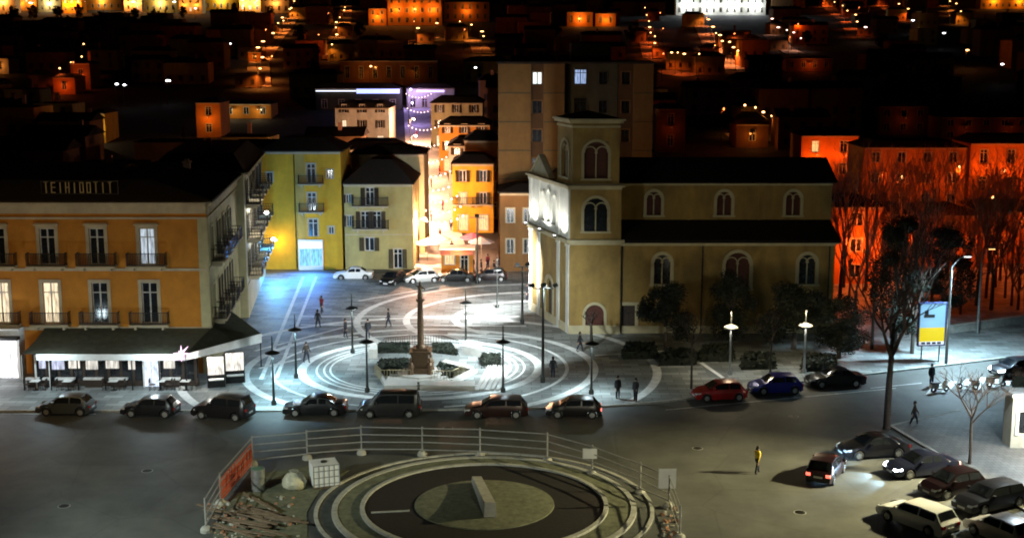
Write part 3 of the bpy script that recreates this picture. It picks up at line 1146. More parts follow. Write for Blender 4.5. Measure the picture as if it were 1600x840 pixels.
# --- west front
L = FW.L
door = (L * .52, 0.12, 2.0, 4.2)
mid = L * .50
o_front = [(mid - 1.7, 9.7, .95, 2.7), (mid, 9.7, 1.2, 3.0), (mid + 1.7, 9.7, .95, 2.7)]
mb = MB()
wall_grid(mb, FW, 0, HC1, [door], .4)
arch_fill(mb, FW, *door, 0.0, .4)
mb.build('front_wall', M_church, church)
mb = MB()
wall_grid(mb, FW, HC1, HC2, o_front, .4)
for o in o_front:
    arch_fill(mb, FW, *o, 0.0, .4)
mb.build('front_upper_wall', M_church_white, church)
for o in o_front:
    arch_window(church, FW, *o, .18, False, M_glass, M_church_white)
dr = arch_window(church, FW, *door, .35, False, M_shutter, M_ctrim, sill=False)
dr.name = 'door'
for u in (0.45, mid - 2.9, mid + 2.9, L - .45):
    mb = MB()
    lip(mb, FW, 0, HC1 - .5, .12, u - .32, u + .32)
    lip(mb, FW, HC1 + .2, HC2 - .4, .12, u - .32, u + .32)
    for zb in (HC1 - .5, HC2 - .4):
        lip(mb, FW, zb, zb + .2, .2, u - .4, u + .4)
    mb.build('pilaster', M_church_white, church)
for nm, rows in (('plinth', ((.1, .9, .1, 0, 0),)), ('lower_cornice', ((HC1 - .28, HC1 - .05, .16, 0, 0), (HC1 - .05, HC1 + .2, .42, -.15, .3))), ('upper_cornice', ((HC2 - .2, HC2, .2, 0, 0), (HC2, HC2 + .18, .4, -.15, .28)))):
    mb = MB()
    for F in (FW, FS):
        for za, zb, o_, e0, e1 in rows:
            lip(mb, F, za, zb, o_, e0 if F is FW else 0, F.L + e1)
    mb.build(nm, M_ctrim, church)
# gable over the front
ga = 6.6
uA, uB = .1, 6.0
mb = MB()
tri = [(uA, HC2 + .18), (uB, HC2 + .18), ((uA + uB) / 2, HC2 + 2.15)]
f_ = [FW.P(u, -.1, z) for u, z in tri] + [FW.P(u, -.6, z) for u, z in tri]
mb.add(f_, [(0, 1, 2), (5, 4, 3), (0, 3, 4, 1), (1, 4, 5, 2), (2, 5, 3, 0)])
for i, j in ((0, 2), (2, 1)):
    mb.bar(FW.P(tri[i][0], -.2, tri[i][1]), FW.P(tri[j][0], -.2, tri[j][1] + .02), .55, .16)
mb.build('gable', M_ctrim, church)
# --- aisle, clerestory and nave along the road
YA = YC + .25
FAi = Face((XT1, YA), (XE, YA))
aw = [xm(p, YC) - XT1 for p in (1033, 1150, 1258)]
oa = [(aw[0], 4.7, 1.5, 2.7), (aw[1], 4.3, 2.2, 3.3), (aw[2], 4.7, 1.5, 2.7), (xm(981, YC) - XT1, .12, 1.3, 2.6)]
mb = MB()
wall_grid(mb, FAi, 0, HC1 - .2, oa, .35)
for o in oa[:3]:
    arch_fill(mb, FAi, *o)
wall_grid(mb, Face((XE, YA), (XE, YA + 15)), 0, HC1 - .2, [])
mb.build('aisle_wall', M_church, church)
for o in oa[:3]:
    arch_window(church, FAi, *o, .3, True, M_glass if o is not oa[1] else M_redwood)
sd = window(church, FAi, *oa[3], M_shutter, M_ctrim, frame=M_shutter, t=.3)
sd.name = 'side_door'
mb = MB()
lip(mb, FAi, HC1 - .4, HC1 - .2, .18, 0.02)
lip(mb, FAi, HC1 - .2, HC1, .36, 0.02, FAi.L + .3)
lip(mb, FAi, .1, .8, .08, 0.02)
mb.build('aisle_cornice', M_ctrim, church)
YN = YA + 4.0
XN = xm(1291, YN)
FN = Face((XT1, YN), (XN, YN))
nw = [xm(p, YN) - XT1 for p in (1018, 1126, 1232)]
on = [(u, 10.5, 1.35, 2.2) for u in nw]
mb = MB()
wall_grid(mb, FN, HC1, HC2 - .1, on, .35)
for o in on:
    arch_fill(mb, FN, *o)
wall_grid(mb, Face((XN, YN), (XN, YN + 8.5)), HC1 - 1, HC2 - .1, [])
mb.build('clerestory_wall', M_church, church)
for o in on:
    arch_window(church, FN, *o, .28, True, M_redwood)
for p in (1072, 1180):
    u = xm(p, YN) - XT1
    mb = MB()
    lip(mb, FN, 9.9, HC2 - .3, .1, u - .1, u + .1)
    mb.build('buttress', M_church, church)
mb = MB()
lip(mb, FN, HC2 - .3, HC2 - .1, .15, 0.02)
lip(mb, FN, HC2 - .1, HC2 + .08, .35, 0.02, FN.L + .3)
mb.build('clerestory_cornice', M_ctrim, church)
mb = MB()
mb.add([(XT1 + .02, YA - .45, HC1), (XE + .4, YA - .45, HC1), (XE + .4, YN + .05, 9.95), (XT1 + .02, YN + .05, 9.95), (XT1 + .02, YA - .45, HC1 + .14), (XE + .4, YA - .45, HC1 + .14), (XE + .4, YN + .05, 10.1), (XT1 + .02, YN + .05, 10.1)],
       [(4, 5, 6, 7), (0, 1, 5, 4), (1, 2, 6, 5), (3, 2, 1, 0)])
mb.build('aisle_roof', M_roof, church)
ry = YN + 4.3
mb = MB()
mb.add([(XT1 - 2.5, YN - .4, HC2 + .08), (XN + .4, YN - .4, HC2 + .08), (XN + .4, ry, HC2 + 1.95), (XT1 - 4.0, ry, HC2 + 1.95), (XN + .4, YN + 9, HC2 + .08), (XT1 - 6, YN + 9, HC2 + .08)],
       [(0, 1, 2, 3), (3, 2, 4, 5), (1, 4, 2), (0, 3, 5)])
mb.build('nave_roof', M_roof, church)
mb = MB()
Bk = B + Vector((1.0, .5))
wall_grid(mb, Face((XE, YA + 15), (B.x, YA + 15)), 0, HC1, [])
wall_grid(mb, Face((B.x, YA + 15), B), 0, HC2, [])
mb.build('rear_wall', M_church, church)
for xx, yy_, zt_ in ((XT1 + .14, YA - .12, HC1 - .42), (XE - .5, YA - .12, HC1 - .42), (xm(1095, YC), YA - .12, HC1 - .42)):
    mb = MB()
    mb.tube((xx, yy_, .1), (xx, yy_, zt_), .06, .06, 8)
    for z in (2, 4.5, 7):
        mb.tube((xx, yy_, z), (xx, yy_, z + .08), .085, .085, 8)
    mb.build('downpipe', M_iron, church)
for (a, b, y, z) in ((XT1 + .05, XE + .3, YA - .5, HC1 - .02), (XT1 + .05, XN + .3, YN - .47, HC2 + .0)):
    MB().tube((a, y, z), (b, y, z), .085, .085, 8).build('gutter', M_iron, church)
# floodlights on the front's cornice
for k, u in enumerate((1.6, L * .5, L - 1.6)):
    fx, fy, _ = FW.P(u, .95, 0)
    fl = thing('floodlight', ('floodlight at the far end of', 'middle floodlight of three on', 'floodlight at the tower end of')[k] + ' the white church front cornice', 'floodlight', (fx, fy, HC1 + .2), FW.rz, 'floodlights on the church front')
    mb = MB()
    mb.bar((0, .75, -.03), (0, 0, .0), .06, .06)
    mb.box(-.2, .2, -.12, .12, .03, .2)
    mb.build('housing', M_post, fl)
    mb = MB()
    mb.box(-.17, .17, -.09, .09, .202, .21)
    mb.build('lens', M_lamp_white, fl)
    lamp('bulb', fl, (0, 0, .35), 750, (1.0, 1.0, .95), .1, 150, (0, .75, 3.0), .7)

# ================================================================== CAFE UNDER THE AWNING
ya = YF - .1
v0 = G(60, 612)           # awning front edge stands about 3 m out of the wall
YV = YF - 5.2
ax0 = xm(38, YV)
ax1 = xm(292, YV)
zv = XZ(200, 560, YV)[1]
zw_ = XZ(200, 512, ya)[1]
aw_ = thing('cafe_awning', 'dark green canvas awning with white valance wrapped round the orange palazzo corner', 'awning', (0, 0, 0))
xc0, xc1 = ax0, C0.x
K1 = Vector((ax1, YV))
K2 = Vector((xm(408, YF + 1.5), YF + 2.0))
Wc = Vector((C0.x + .02, YF - .06))
Wd = FB.P(7.5, .1, 0)
mb = MB()
zs_ = XZ(408, 530, YF + 2.0)[1]
n_ = 8
for k in range(n_):
    xa, xb = xc0 + (ax1 - xc0) * k / n_, xc0 + (ax1 - xc0) * (k + 1) / n_
    wa, wb = xc0 + (xc1 - xc0) * k / n_, xc0 + (xc1 - xc0) * (k + 1) / n_
    vs = [(xa, YV, zv + .35), (xb, YV, zv + .35), ((wa + wb) / 2 + (wb - wa) / 2, ya, zw_), (wa, ya, zw_), ((xa + wa) / 2, (YV + ya) / 2, (zv + .35 + zw_) / 2 - .12), ((xb + wb) / 2, (YV + ya) / 2, (zv + .35 + zw_) / 2 - .12)]
    mb.add(vs, [(0, 1, 5, 4), (4, 5, 2, 3)])
mb.build('canopy', M_green_awning, aw_)
mb = MB()
mb.add([(K1.x, K1.y, zv + .35), (K2.x, K2.y, zs_ + .5), (Wd[0], Wd[1], zw_ + .3), (Wc.x, Wc.y, zw_)], [(0, 1, 2, 3), (3, 2, 1, 0)])
mb.build('side_canopy', M_green_awning, aw_)
mb = MB()
mb.box(ax0 + 1.1, ax1, YV - .06, YV, zv - .12, zv + .36)
mb.build('valance', M_canvas, aw_)
mb = MB()
d = (K2 - K1).normalized()
nn = Vector((d.y, -d.x)) * .05
mb.add([(K1.x, K1.y, zv - .12), (K2.x, K2.y, zs_ - .25), (K2.x, K2.y, zs_ + .5), (K1.x, K1.y, zv + .36)] + [(K1.x + nn.x, K1.y + nn.y, zv - .12), (K2.x + nn.x, K2.y + nn.y, zs_ - .25), (K2.x + nn.x, K2.y + nn.y, zs_ + .51), (K1.x + nn.x, K1.y + nn.y, zv + .37)],
       [(4, 5, 6, 7), (3, 2, 1, 0), (7, 6, 2, 3), (0, 1, 5, 4)])
mb.build('side_valance', M_canvas, aw_)
for k in range(7):
    x = ax0 + (ax1 - ax0) * k / 6
    MB().tube((x, YV + .08, PZ), (x, YV + .08, zv + .3), .05, .05).build('post', M_iron, aw_)
mb = MB()
mb.tube((K2.x - .1, K2.y + .1, PZ), (K2.x - .1, K2.y + .1, zs_ + .3), .05, .05)
mb.build('post', M_iron, aw_)
# strip of light under the valance edge
mb = MB()
mb.box(ax0 + 1.2, ax1 - .1, YV + .12, YV + .2, zv - .05, zv + .02)
mb.build('light_strip', glow('strip_light', (.85, .92, 1.0), 5.0), aw_)
lamp('strip_light', aw_, ((ax0 + ax1) / 2 - 4, YV - 1.6, zv + .9), 420, COOL, .3)
lamp('strip_light', aw_, ((ax0 + ax1) / 2 + 4, YV - 1.6, zv + .9), 520, COOL, .3)
# the glazed ground floor front
gf = thing('cafe', 'glazed cafe shopfront with small glowing panels under the green awning', 'shop front', (0, YV + 1.3, 0))
mb = MB()
mb.box(ax0 + .4, C0.x - .2, -.02, .3, PZ, .55)
for k in range(14):
    x = ax0 + .4 + (C0.x - .6 - ax0 - .2) * k / 13
    mb.box(x - .1, x + .1, -.08, -.022, PZ, 2.7)
mb.box(ax0 + .4, C0.x - .2, -.06, .3, 2.5, 2.75)
mb.build('shop_frame', M_shutter, gf)
xl = [(xm(p0, YV + 1.3), xm(p1, YV + 1.3)) for p0, p1 in ((64, 74), (84, 103), (110, 127), (137, 155), (168, 188), (203, 213), (258, 275))]
for k, (a, b) in enumerate(xl):
    MB().box(a, b, -.12, -.03, 1.55 - .08 * (k % 2), 2.15).build('lit_panel', lit_room(('lit_panel_cool', 'lit_panel_warm')[k > 1], ((.7, .75, 1.0), (1.0, .95, .85))[k > 1], 1.0), gf)
MB().box(ax0 + .4, C0.x - .2, .0, .04, .55, 2.5).build('pane', M_glass, gf)
for k, (p0, p1) in enumerate(((42, 62), (68, 80), (88, 118), (132, 162), (172, 200), (254, 282))):
    a, b = xm(p0, YV + 1.0), xm(p1, YV + 1.0)
    MB().box(a, b, -.5, -.12, .72, .86).build('counter', M_white, gf)
    MB().box(a + .1, b - .1, -.42, -.14, PZ, .72).build('counter_base', M_shutter, gf)
for k, p0 in enumerate((38, 58, 80)):
    x = xm(p0, YV + .8)
    MB().box(x - .06, x + .06, -.6, -.52, PZ, 2.7).build('white_post', M_white, gf)
# lit doorway
ex0, ex1 = xm(226, YV + 1.0), xm(250, YV + 1.0)
dw = thing('lit_doorway', 'glowing white glass doorway in the middle of the cafe front', 'doorway', ((ex0 + ex1) / 2, YV + 1.0, PZ))
hw = (ex1 - ex0) / 2
mb = MB()
for s in (-1, 1):
    mb.box(s * hw - .06, s * hw + .06, -.06, .06, 0, 2.7)
mb.box(-hw + .06, hw - .06, -.06, .06, 2.6, 2.7)
mb.box(-.03, .03, -.06, .06, 0, 2.6)
mb.build('door_frame', M_white, dw)
for s in (-1, 1):
    mb = MB()
    mb.box(min(s * .03, s * (hw - .06)), max(s * .03, s * (hw - .06)), -.01, .01, .05, 2.55)
    mb.build('door_pane', lit_room('lit_door', (.72, .82, 1.0), 1.5), dw)
# side enclosure with bright sheets
sq = [(325, 352), (353, 383)]
for k, (p0, p1) in enumerate(sq):
    Yq = YV + .9 + k * 1.3
    a, b = xm(p0, Yq), xm(p1, Yq)
    en = thing('lit_screen', ('left', 'right')[k] + ' of two brightly lit white weather screens at the cafe corner', 'screen', ((a + b) / 2, Yq, PZ), .25, 'lit screens at the cafe corner')
    hw = (b - a) / 2
    mb = MB()
    for x in (-hw, hw - .06):
        mb.box(x, x + .06, -.05, .05, 0, 2.5)
    mb.box(-hw + .06, hw - .06, -.05, .05, 2.44, 2.5)
    mb.box(-hw + .06, hw - .06, -.05, .05, 0, 1.0)
    mb.build('screen_frame', M_iron, en)
    MB().box(-hw + .06, hw - .06, -.012, .012, 1.0, 2.44).build('pane', lit_room('lit_screen_sheet', (1.0, .95, .86), 1.25), en)
    MB().box(-hw + .1, hw - .1, -.5, -.1, .66, .74).build('shelf', M_white, en)
lamp('cafe_light', gf, (xm(350, YF), -.6, 2.3), 260, (1, .95, .85), .2)
# star lamp on the corner post
pk = XZ(283, 552, YV - .3)
st = thing('star_lamp', 'glowing pink star lamp on the corner of the white valance', 'lamp', (pk[0], YV - .25, pk[1]))
mb = MB()
for k in range(8):
    t = 2 * math.pi * k / 8
    r = .78 if k % 4 == 1 or k % 4 == 3 and False else (.62 if k % 2 == 0 else .28)
    mb.tube((0, 0, 0), (r * math.cos(t), 0, r * math.sin(t)), .09, .015, 5)
mb.build('star', glow('lit_pink', (1.0, .55, .85), 2.2), st)
MB().tube((0, .22, 0), (0, .02, 0), .03, .03).build('bracket', M_iron, st)
lamp('bulb', st, (0, -.3, 0), 12, (1, .5, .8), .1)
# far left bright shop
lx0, lx1 = xm(-60, YF - 1.5), xm(34, YF - 1.5)
ls = thing('bright_shop', 'brilliant white lit shop window left of the cafe awning', 'shop front', ((lx0 + lx1) / 2, YF - 1.5, 0))
hw = (lx1 - lx0) / 2
mb = MB()
mb.box(-hw, hw, 0, 1.2, 3.3, 4.1)
mb.box(hw - .2, hw, -.1, 1.2, 0, 3.3)
for x in (-1.3, .6):
    mb.box(x - .05, x + .05, -.1, .05, 0, 3.3)
mb.build('shop_frame', M_white, ls)
MB().box(-hw, hw + .1, -.7, 0, 3.32, 3.55).build('canopy', M_iron, ls)
for a, b in ((-hw, -1.35), (-1.25, .55), (.65, hw - .2)):
    MB().box(a, b, .1, .14, .1, 3.3).build('shop_pane', lit_room('lit_shop_white', (.95, .95, 1.0), 1.9), ls)
lamp('shop_light', ls, (0, -1.6, 2.8), 420, (.95, .96, 1.0), .3)
# cafe tables and chairs under the awning
def cafe_table(x, y, label):
    t = thing('cafe_table', label, 'table', (x, y, PZ), 0, 'cafe tables under the awning')
    MB().box(-.35, .35, -.35, .35, .71, .75).build('tabletop', M_white, t)
    MB().tube((0, 0, 0.03), (0, 0, .71), .04, .04).build('leg', M_iron, t)
    MB().lathe([(.25, 0), (.25, .02), (.05, .05)], 12).build('base', M_iron, t)
    return t
def chair_mesh_thing():
    c = thing('cafe_chair', 'dark chair drawn up to a cafe table under the awning', 'chair', (0, 0, PZ), 0, 'cafe chairs under the awning')
    MB().box(-.21, .21, -.21, .21, .43, .47).build('seat', M_shutter, c)
    MB().box(-.21, .21, .18, .22, .58, .9).build('backrest', M_shutter, c)
    for sx in (-1, 1):
        for sy in (-1, 1):
            MB().tube((sx * .18, sy * .18, 0), (sx * .18, sy * .19, .43 if sy < 0 else .88), .018, .018, 5).build('leg', M_iron, c)
    return c
chair0 = chair_mesh_thing()
first = True
lab = ['leftmost white cafe table under the awning', 'second white cafe table from the left under the awning', 'white cafe table left of the lit doorway', 'white cafe table right of the lit doorway', 'rightmost white cafe table near the awning corner']
for k, p in enumerate((70, 120, 190, 262, 300)):
    x = xm(p, YV + 2.0)
    cafe_table(x, YV + .1, lab[k])
    for s, rz in ((-1, math.pi / 2), (1, -math.pi / 2)):
        c = chair0 if first else copy_tree(chair0)
        first = False
        c.location = (x + s * .65, YV + .1, PZ)
        c.rotation_euler = (0, 0, rz)

# ================================================================== LAMP POSTS
def disc_lamp(x, y, label, power=0, color=COOL, h_=5.2, zd=3.9, lit=False, group='disc lamp posts round the square'):
    t = thing('lamp_post', label, 'lamp post', (x, y, PZ), rnd.uniform(-.3, .3), group)
    mb = MB()
    mb.lathe([(.2, 0), (.2, .25), (.11, .4), (.085, 1.4), (.06, zd), (.045, h_ - .1), (.015, h_)], 10)
    mb.build('pole', M_post if not lit else M_steel, t, smooth=40)
    mb = MB()
    mb.lathe([(.09, zd + .22), (.5, zd + .06), (.56, zd), (.52, zd - .02)], 20)
    mb.build('lamp_shade', M_post if not lit else M_white, t, smooth=40)
    mb = MB()
    mb.lathe([(.12, zd - .022), (.4, zd - .03), (.38, zd - .09), (.12, zd - .1)], 16)
    mb.build('lens', glow('lamp_pale', (.9, .95, 1.0), .5) if lit else mat('frosted_lens', (.5, .5, .5), .4), t)
    if power:
        lamp('bulb', t, (0, 0, zd - .2), power * 4.2, color, .25, 160, (0, 0, 0), 1.0)
    if lit:
        lamp('added_glow', t, (0, 0, zd + 1.25), 480, (1.0, .82, .48), .25)  # added bulb with no fixture, brightens the church wall and trees
    return t
def gp(px, py):
    p = G(px, py, PZ)
    return p.x, p.y
disc_lamp(*gp(463, 590), 'dark lamp post with a disc shade left of the monument, on the blue lit paving', 900, (.45, .82, 1.0))
disc_lamp(*gp(428, 632), 'dark lamp post with a disc shade at the kerb by the cafe corner', 700, (.5, .85, 1.0))
disc_lamp(*gp(551, 551), 'slim lamp post behind the hedge on the left of the monument', 450)
disc_lamp(*gp(574, 612), 'lamp post at the front left edge of the monument steps', 130)
disc_lamp(*gp(728, 541), 'lamp post with a disc shade just right of the tall column', 500)
disc_lamp(*gp(786, 612), 'lamp post with a disc shade at the white right of the monument', 280)
disc_lamp(*gp(777, 480), 'lamp post on the brightest paving before the brown house', 0)
disc_lamp(*gp(924, 615), 'lamp post at the kerb in front of the bell tower', 480)
disc_lamp(*gp(1140, 585), 'pale lamp post with glowing disc behind the gap of the red and blue cars', 130, NEUT, lit=True)
disc_lamp(*gp(1256, 582), 'pale lamp post with glowing disc behind the blue and black cars', 130, NEUT, lit=True)

def flood_mast(x, y, label, h_, aims, power, color, z0=PZ, spot=120):
    t = thing('flood_mast', label, 'lamp mast', (x, y, z0))
    MB().lathe([(.2, 0), (.2, .35), (.13, .5), (.12, 2), (.07, h_)], 10).build('mast', M_post, t, smooth=40)
    MB().bar((-.8, 0, h_ - .1), (.8, 0, h_ - .1), .08, .08).build('cross_arm', M_post, t)
    for k, a in enumerate(aims):
        s = (k - (len(aims) - 1) / 2) * .9
        d = (Vector(a) - Vector((x, y, z0 + h_))).normalized()
        mb = MB()
        c = Vector((s, 0, h_ + .12))
        mb.bar(c - d * .18, c + d * .06, .4, .3)
        hd = mb.build('lamp_head', M_post, t)
        mb = MB()
        mb.bar(c + d * .062, c + d * .075, .34, .24)
        mb.build('lens', M_lamp_white, hd)
        loc = c + d * .2
        lamp('bulb', t, loc, power, color, .25, spot, loc + d, .9)
    return t
mx_, my_ = gp(848, 597)
flood_mast(mx_, my_, 'tall dark floodlight mast between the monument and the bell tower', 7.6, [G(770, 510), G(690, 560), G(600, 570)], 14000, (.84, .97, 1.0), PZ, 92)
mx_, my_ = gp(816, 506)
flood_mast(mx_, my_, 'floodlight mast on the white paving beside the church door', 5.6, [G(797, 415) - Vector((1, 0, 0)), G(700, 490)], 25000, (.95, .99, 1.0), PZ, 90)
# tall lamps outside the picture that light the road
def road_mast(x, y, label, h_, power, color, aim, spot=140):
    return flood_mast(x, y, label, h_, [aim], power, color, 0.0, spot)
road_mast(38, 74, 'tall road lamp mast right of the parked cars', 13, 115000, (1.0, .88, .46), (18, 73, 0), 58)
road_mast(-38, 68, 'tall road lamp mast left of the roundabout works', 14, 5400, (1.0, .68, .33), (-30, 103, 6))
road_mast(-27, 52, 'lower road lamp mast left of the roundabout works', 11, 21000, (.82, .95, .86), (-16, 76, 0), 70)
road_mast(9, 30, 'tall road lamp mast in front of the roundabout', 12, 16000, (.98, .96, .72), (3, 66, 0), 36)
def street_arm_lamp(px, py, h_, arm, label, power, color, lens):
    p = G(px, py, PZ)
    t = thing('street_lamp', label, 'street lamp', (p.x, p.y, PZ))
    MB().lathe([(.15, 0), (.13, 1), (.075, h_)], 10).build('pole', M_steel, t, smooth=40)
    mb = MB()
    mb.tube((0, 0, h_ - .05), (arm * .5, 0, h_ + .7), .06, .05)
    mb.tube((arm * .5, 0, h_ + .7), (arm, 0, h_ + .9), .05, .05)
    mb.build('arm', M_steel, t)
    mb = MB()
    mb.box(arm - .3, arm + .35, -.14, .14, h_ + .82, h_ + .97)
    hd = mb.build('lamp_head', M_steel, t)
    MB().box(arm - .25, arm + .3, -.12, .12, h_ + .79, h_ + .818).build('lens', lens, hd)
    lamp('bulb', t, (arm, 0, h_ + .76), power, color, .2, 150, (arm, 0, 0), .9)
    return t
street_arm_lamp(1478, 568, 8.2, 1.2, 'tall steel street lamp beside the blue and yellow billboard', 30000, (.56, .84, 1.0), M_lamp_white)
street_arm_lamp(1652, 745, 7.5, -1.5, 'added steel street lamp out of view beyond the right edge, brightening the pavement', 11000, (.78, .93, 1.0), M_lamp_white)  # unseen lamp, added to brighten the right pavement
street_arm_lamp(1527, 520, 7.0, .8, 'thin steel street lamp on the right pavement behind the billboard', 60, SOD, M_lamp_sod)

# ================================================================== MONUMENT
mc = G(658, 590, PZ)
mn = thing('column_monument', 'tall bronze brown column with a statue on top, in the centre of the square', 'monument', (mc.x, mc.y, PZ))
for k in range(3):
    MB().lathe([(3.1 - k * .6, k * .17 + (.0005 if k else 0)), (3.1 - k * .6, k * .17 + .17)], 8).build('step', M_marble, mn)
mb = MB()
mb.box(-.85, .85, -.85, .85, .51, 1.0)
mb.box(-.6, .6, -.6, .6, 1.0, 2.1)
mb.box(-.85, .85, -.85, .85, 2.1, 2.3)
mb.box(-.6, .6, -.6, .6, 2.3, 2.5)
mb.build('pedestal', M_bronze, mn)
for a in range(4):
    t = math.pi / 4 + a * math.pi / 2
    mb = MB()
    x, y = 1.05 * math.cos(t), 1.05 * math.sin(t)
    mb.lathe([(.3, .51), (.22, .8), (.27, 1.15), (.16, 1.4), (.06, 1.48), (.13, 1.6), (.12, 1.75), (.03, 1.85)], 8, x, y)
    mb.build('figure', M_bronze, mn, smooth=50)
MB().lathe([(.42, 2.5), (.40, 2.65), (.27, 2.78), (.25, 4.5), (.21, 6.1), (.33, 6.25), (.36, 6.4)], 14).build('column_shaft', M_bronze, mn, smooth=40)
mb = MB()
mb.lathe([(.2, 6.4), (.22, 6.7), (.16, 7.0), (.2, 7.3), (.12, 7.48), (.06, 7.52), (.11, 7.62), (.1, 7.75), (.02, 7.85)], 10)
mb.tube((.12, 0, 7.35), (.42, -.1, 7.15), .06, .04)
mb.tube((-.12, 0, 7.35), (-.35, -.12, 7.55), .06, .04)
mb.build('statue', M_bronze, mn, smooth=50)
# white slabs and ramps, hedges, railings
def slab(name, label, cat, pts, z0, z1, m, rep=None, parent=None):
    P_ = [G(*p, PZ) for p in pts]
    c = sum(P_, Vector()) / len(P_)
    mb = MB()
    mb.prism([(p.x - c.x, p.y - c.y) for p in P_], z0, z1)
    o = mb.build(name, m, parent, (c.x, c.y, PZ))
    return tag(o, label, cat) if label else o
slab('marble_platform', 'white marble platform in front of the monument, behind the grey van', 'platform', [(600, 609), (652, 609), (652, 594), (606, 594)], 0, .35, M_marble)
slab('marble_bench', 'long low white marble bench right of the marble platform', 'bench', [(656, 609), (742, 611), (742, 603), (656, 602)], 0, .42, M_marble)
for k in range(5):
    x = 742 + k * 8
    slab('ramp_step', ('lowest', 'second', 'third', 'fourth', 'topmost')[k] + ' long slanting white step on the right of the monument', 'step', [(x, 611), (x + 6, 611), (x + 26, 573), (x + 20, 573)], 0, .16 + .04 * (k % 2), M_marble)
slab('marble_wall', 'white angular marble wall behind the right hedge', 'wall', [(722, 552), (752, 558), (752, 546), (728, 543)], 0, .7, M_marble)
slab('marble_edging', 'zigzag white marble edging left arm right of the column', 'edging', [(690, 570), (736, 582), (740, 578), (696, 566)], 0, .3, M_marble)
slab('marble_edging', 'zigzag white marble edging right arm by the fence', 'edging', [(736, 582), (704, 598), (710, 600), (746, 582)], 0, .3, M_marble)
slab('marble_edging', 'white marble edging slanting left of the platform', 'edging', [(588, 584), (602, 606), (606, 603), (594, 583)], 0, .3, M_marble)
slab('marble_edging', 'short white marble block at the left end of the hedge', 'edging', [(576, 560), (590, 560), (590, 552), (580, 551)], 0, .8, M_marble)
def leafbox(name, label, pts, h_, nleaf, m, size=.16):
    P_ = [G(*p, PZ) for p in pts]
    c = sum(P_, Vector()) / len(P_)
    t = thing(name, label, 'hedge', (c.x, c.y, PZ))
    mb = MB()
    mb.prism([((p.x - c.x) * .92, (p.y - c.y) * .92) for p in P_], 0, h_ * .85)
    mb.build('stems', M_leaf, t)
    mb = MB()
    n = len(P_)
    for _ in range(nleaf):
        i = rnd.randrange(n)
        a, b = P_[i] - c, P_[(i + 1) % n] - c
        s, r_ = rnd.random(), math.sqrt(rnd.random())
        q = (a + (b - a) * s) * r_
        z = h_ * (rnd.random() if r_ > .9 else rnd.uniform(.82, 1.08))
        v = Vector((rnd.uniform(-1, 1), rnd.uniform(-1, 1), rnd.uniform(-.3, 1))).normalized() * size
        u = v.cross(Vector((rnd.uniform(-1, 1), rnd.uniform(-1, 1), rnd.uniform(-1, 1)))).normalized() * size * .7
        p = Vector((q.x, q.y, z))
        mb.add([p - v, p + u, p + v, p - u], [(0, 1, 2, 3)])
    mb.build('leaves', m, t)
    return t
leafbox('hedge', 'low clipped hedge bed behind the column on the left', [(584, 552), (640, 552), (640, 541), (592, 541)], .4, 900, M_hedge)
leafbox('hedge', 'low hedge bed behind the column on the right', [(676, 551), (716, 556), (706, 541), (676, 541)], .35, 700, M_hedge)
leafbox('hedge', 'hedge bed left in front of the column', [(596, 590), (640, 592), (640, 566), (590, 568)], .45, 1100, M_hedge)
leafbox('hedge', 'hedge bed right in front of the column', [(676, 594), (706, 594), (724, 584), (686, 572)], .45, 800, M_hedge)
leafbox('hedge', 'small square hedge by the ramp lamp post', [(752, 572), (782, 572), (782, 560), (752, 560)], .5, 500, M_hedge)
def railing(label, pts, h_=.95, gap=.22, m=None, grp=None):
    P_ = [G(*p, PZ) for p in pts]
    c = P_[0]
    t = thing('railing', label, 'railing', (c.x, c.y, PZ), 0, grp)
    for a, b in zip(P_[:-1], P_[1:]):
        a, b = a - c, b - c
        for z in (.12, h_):
            MB().bar((a.x, a.y, z), (b.x, b.y, z), .05, .05).build('rail', m or M_steel, t)
        n = max(2, int((b - a).length / gap))
        mb = MB()
        for k in range(n + 1):
            p = a + (b - a) * (k / n)
            mb.box(p.x - .018, p.x + .018, p.y - .018, p.y + .018, .0 if k % 6 == 0 else .14, h_ - .02)
        mb.build('baluster', m or M_steel, t)
    return t
railing('pale iron railing in front of the left hedge bed', [(586, 586), (596, 596), (642, 596)], m=M_ctrim)
railing('pale iron railing in front of the right hedge bed', [(674, 598), (708, 597), (728, 585)], m=M_ctrim)
railing('dark iron railing beside the ramp lamp post', [(752, 576), (786, 577), (786, 566)], m=M_iron)
railing('low iron railing behind the column', [(600, 545), (640, 540), (690, 540), (716, 548)], m=M_iron)

# ================================================================== THE ROUNDABOUT WORKS
RC = G(757, 792)
RX, RY = RC.x, RC.y
ra = thing('roundabout', 'unfinished round island with dark soil ring and pale kerb rings', 'roundabout', (RX, RY, 0))
MB().lathe([(9.75, -.05), (9.75, .06)], 96).build('gravel_base', mat('grey_gravel', (.075, .078, .07), .95, 0, .35, 2, .4), ra)
def kring(r0, r1, z0, z1, m, nm, n):
    for k in range(n):
        t0 = 2 * math.pi * k / n
        t1 = 2 * math.pi * (k + .98) / n
        MB().ring(0, 0, r0, r1, z0, z1 + rnd.uniform(-.004, .004), t0, t1, 2).build(nm, m, ra)
kring(9.5, 9.72, .0, .14, M_kerb, 'kerb_stone', 56)
kring(8.4, 8.72, .0, .22, M_kerb, 'kerb_stone', 50)
kring(6.86, 7.12, .0, .30, M_kerb, 'kerb_stone', 40)
MB().ring(0, 0, 7.12, 8.4, .0, .16, n=90).build('gravel_ring', M_dry, ra)
MB().ring(0, 0, 4.0, 6.86, .0, .2, n=90).build('soil_ring', M_soil, ra)
mb = MB()
prof = [(4.05, .1), (4.0, .26), (3.2, .36), (1.8, .42)]
mb.lathe(prof, 64)
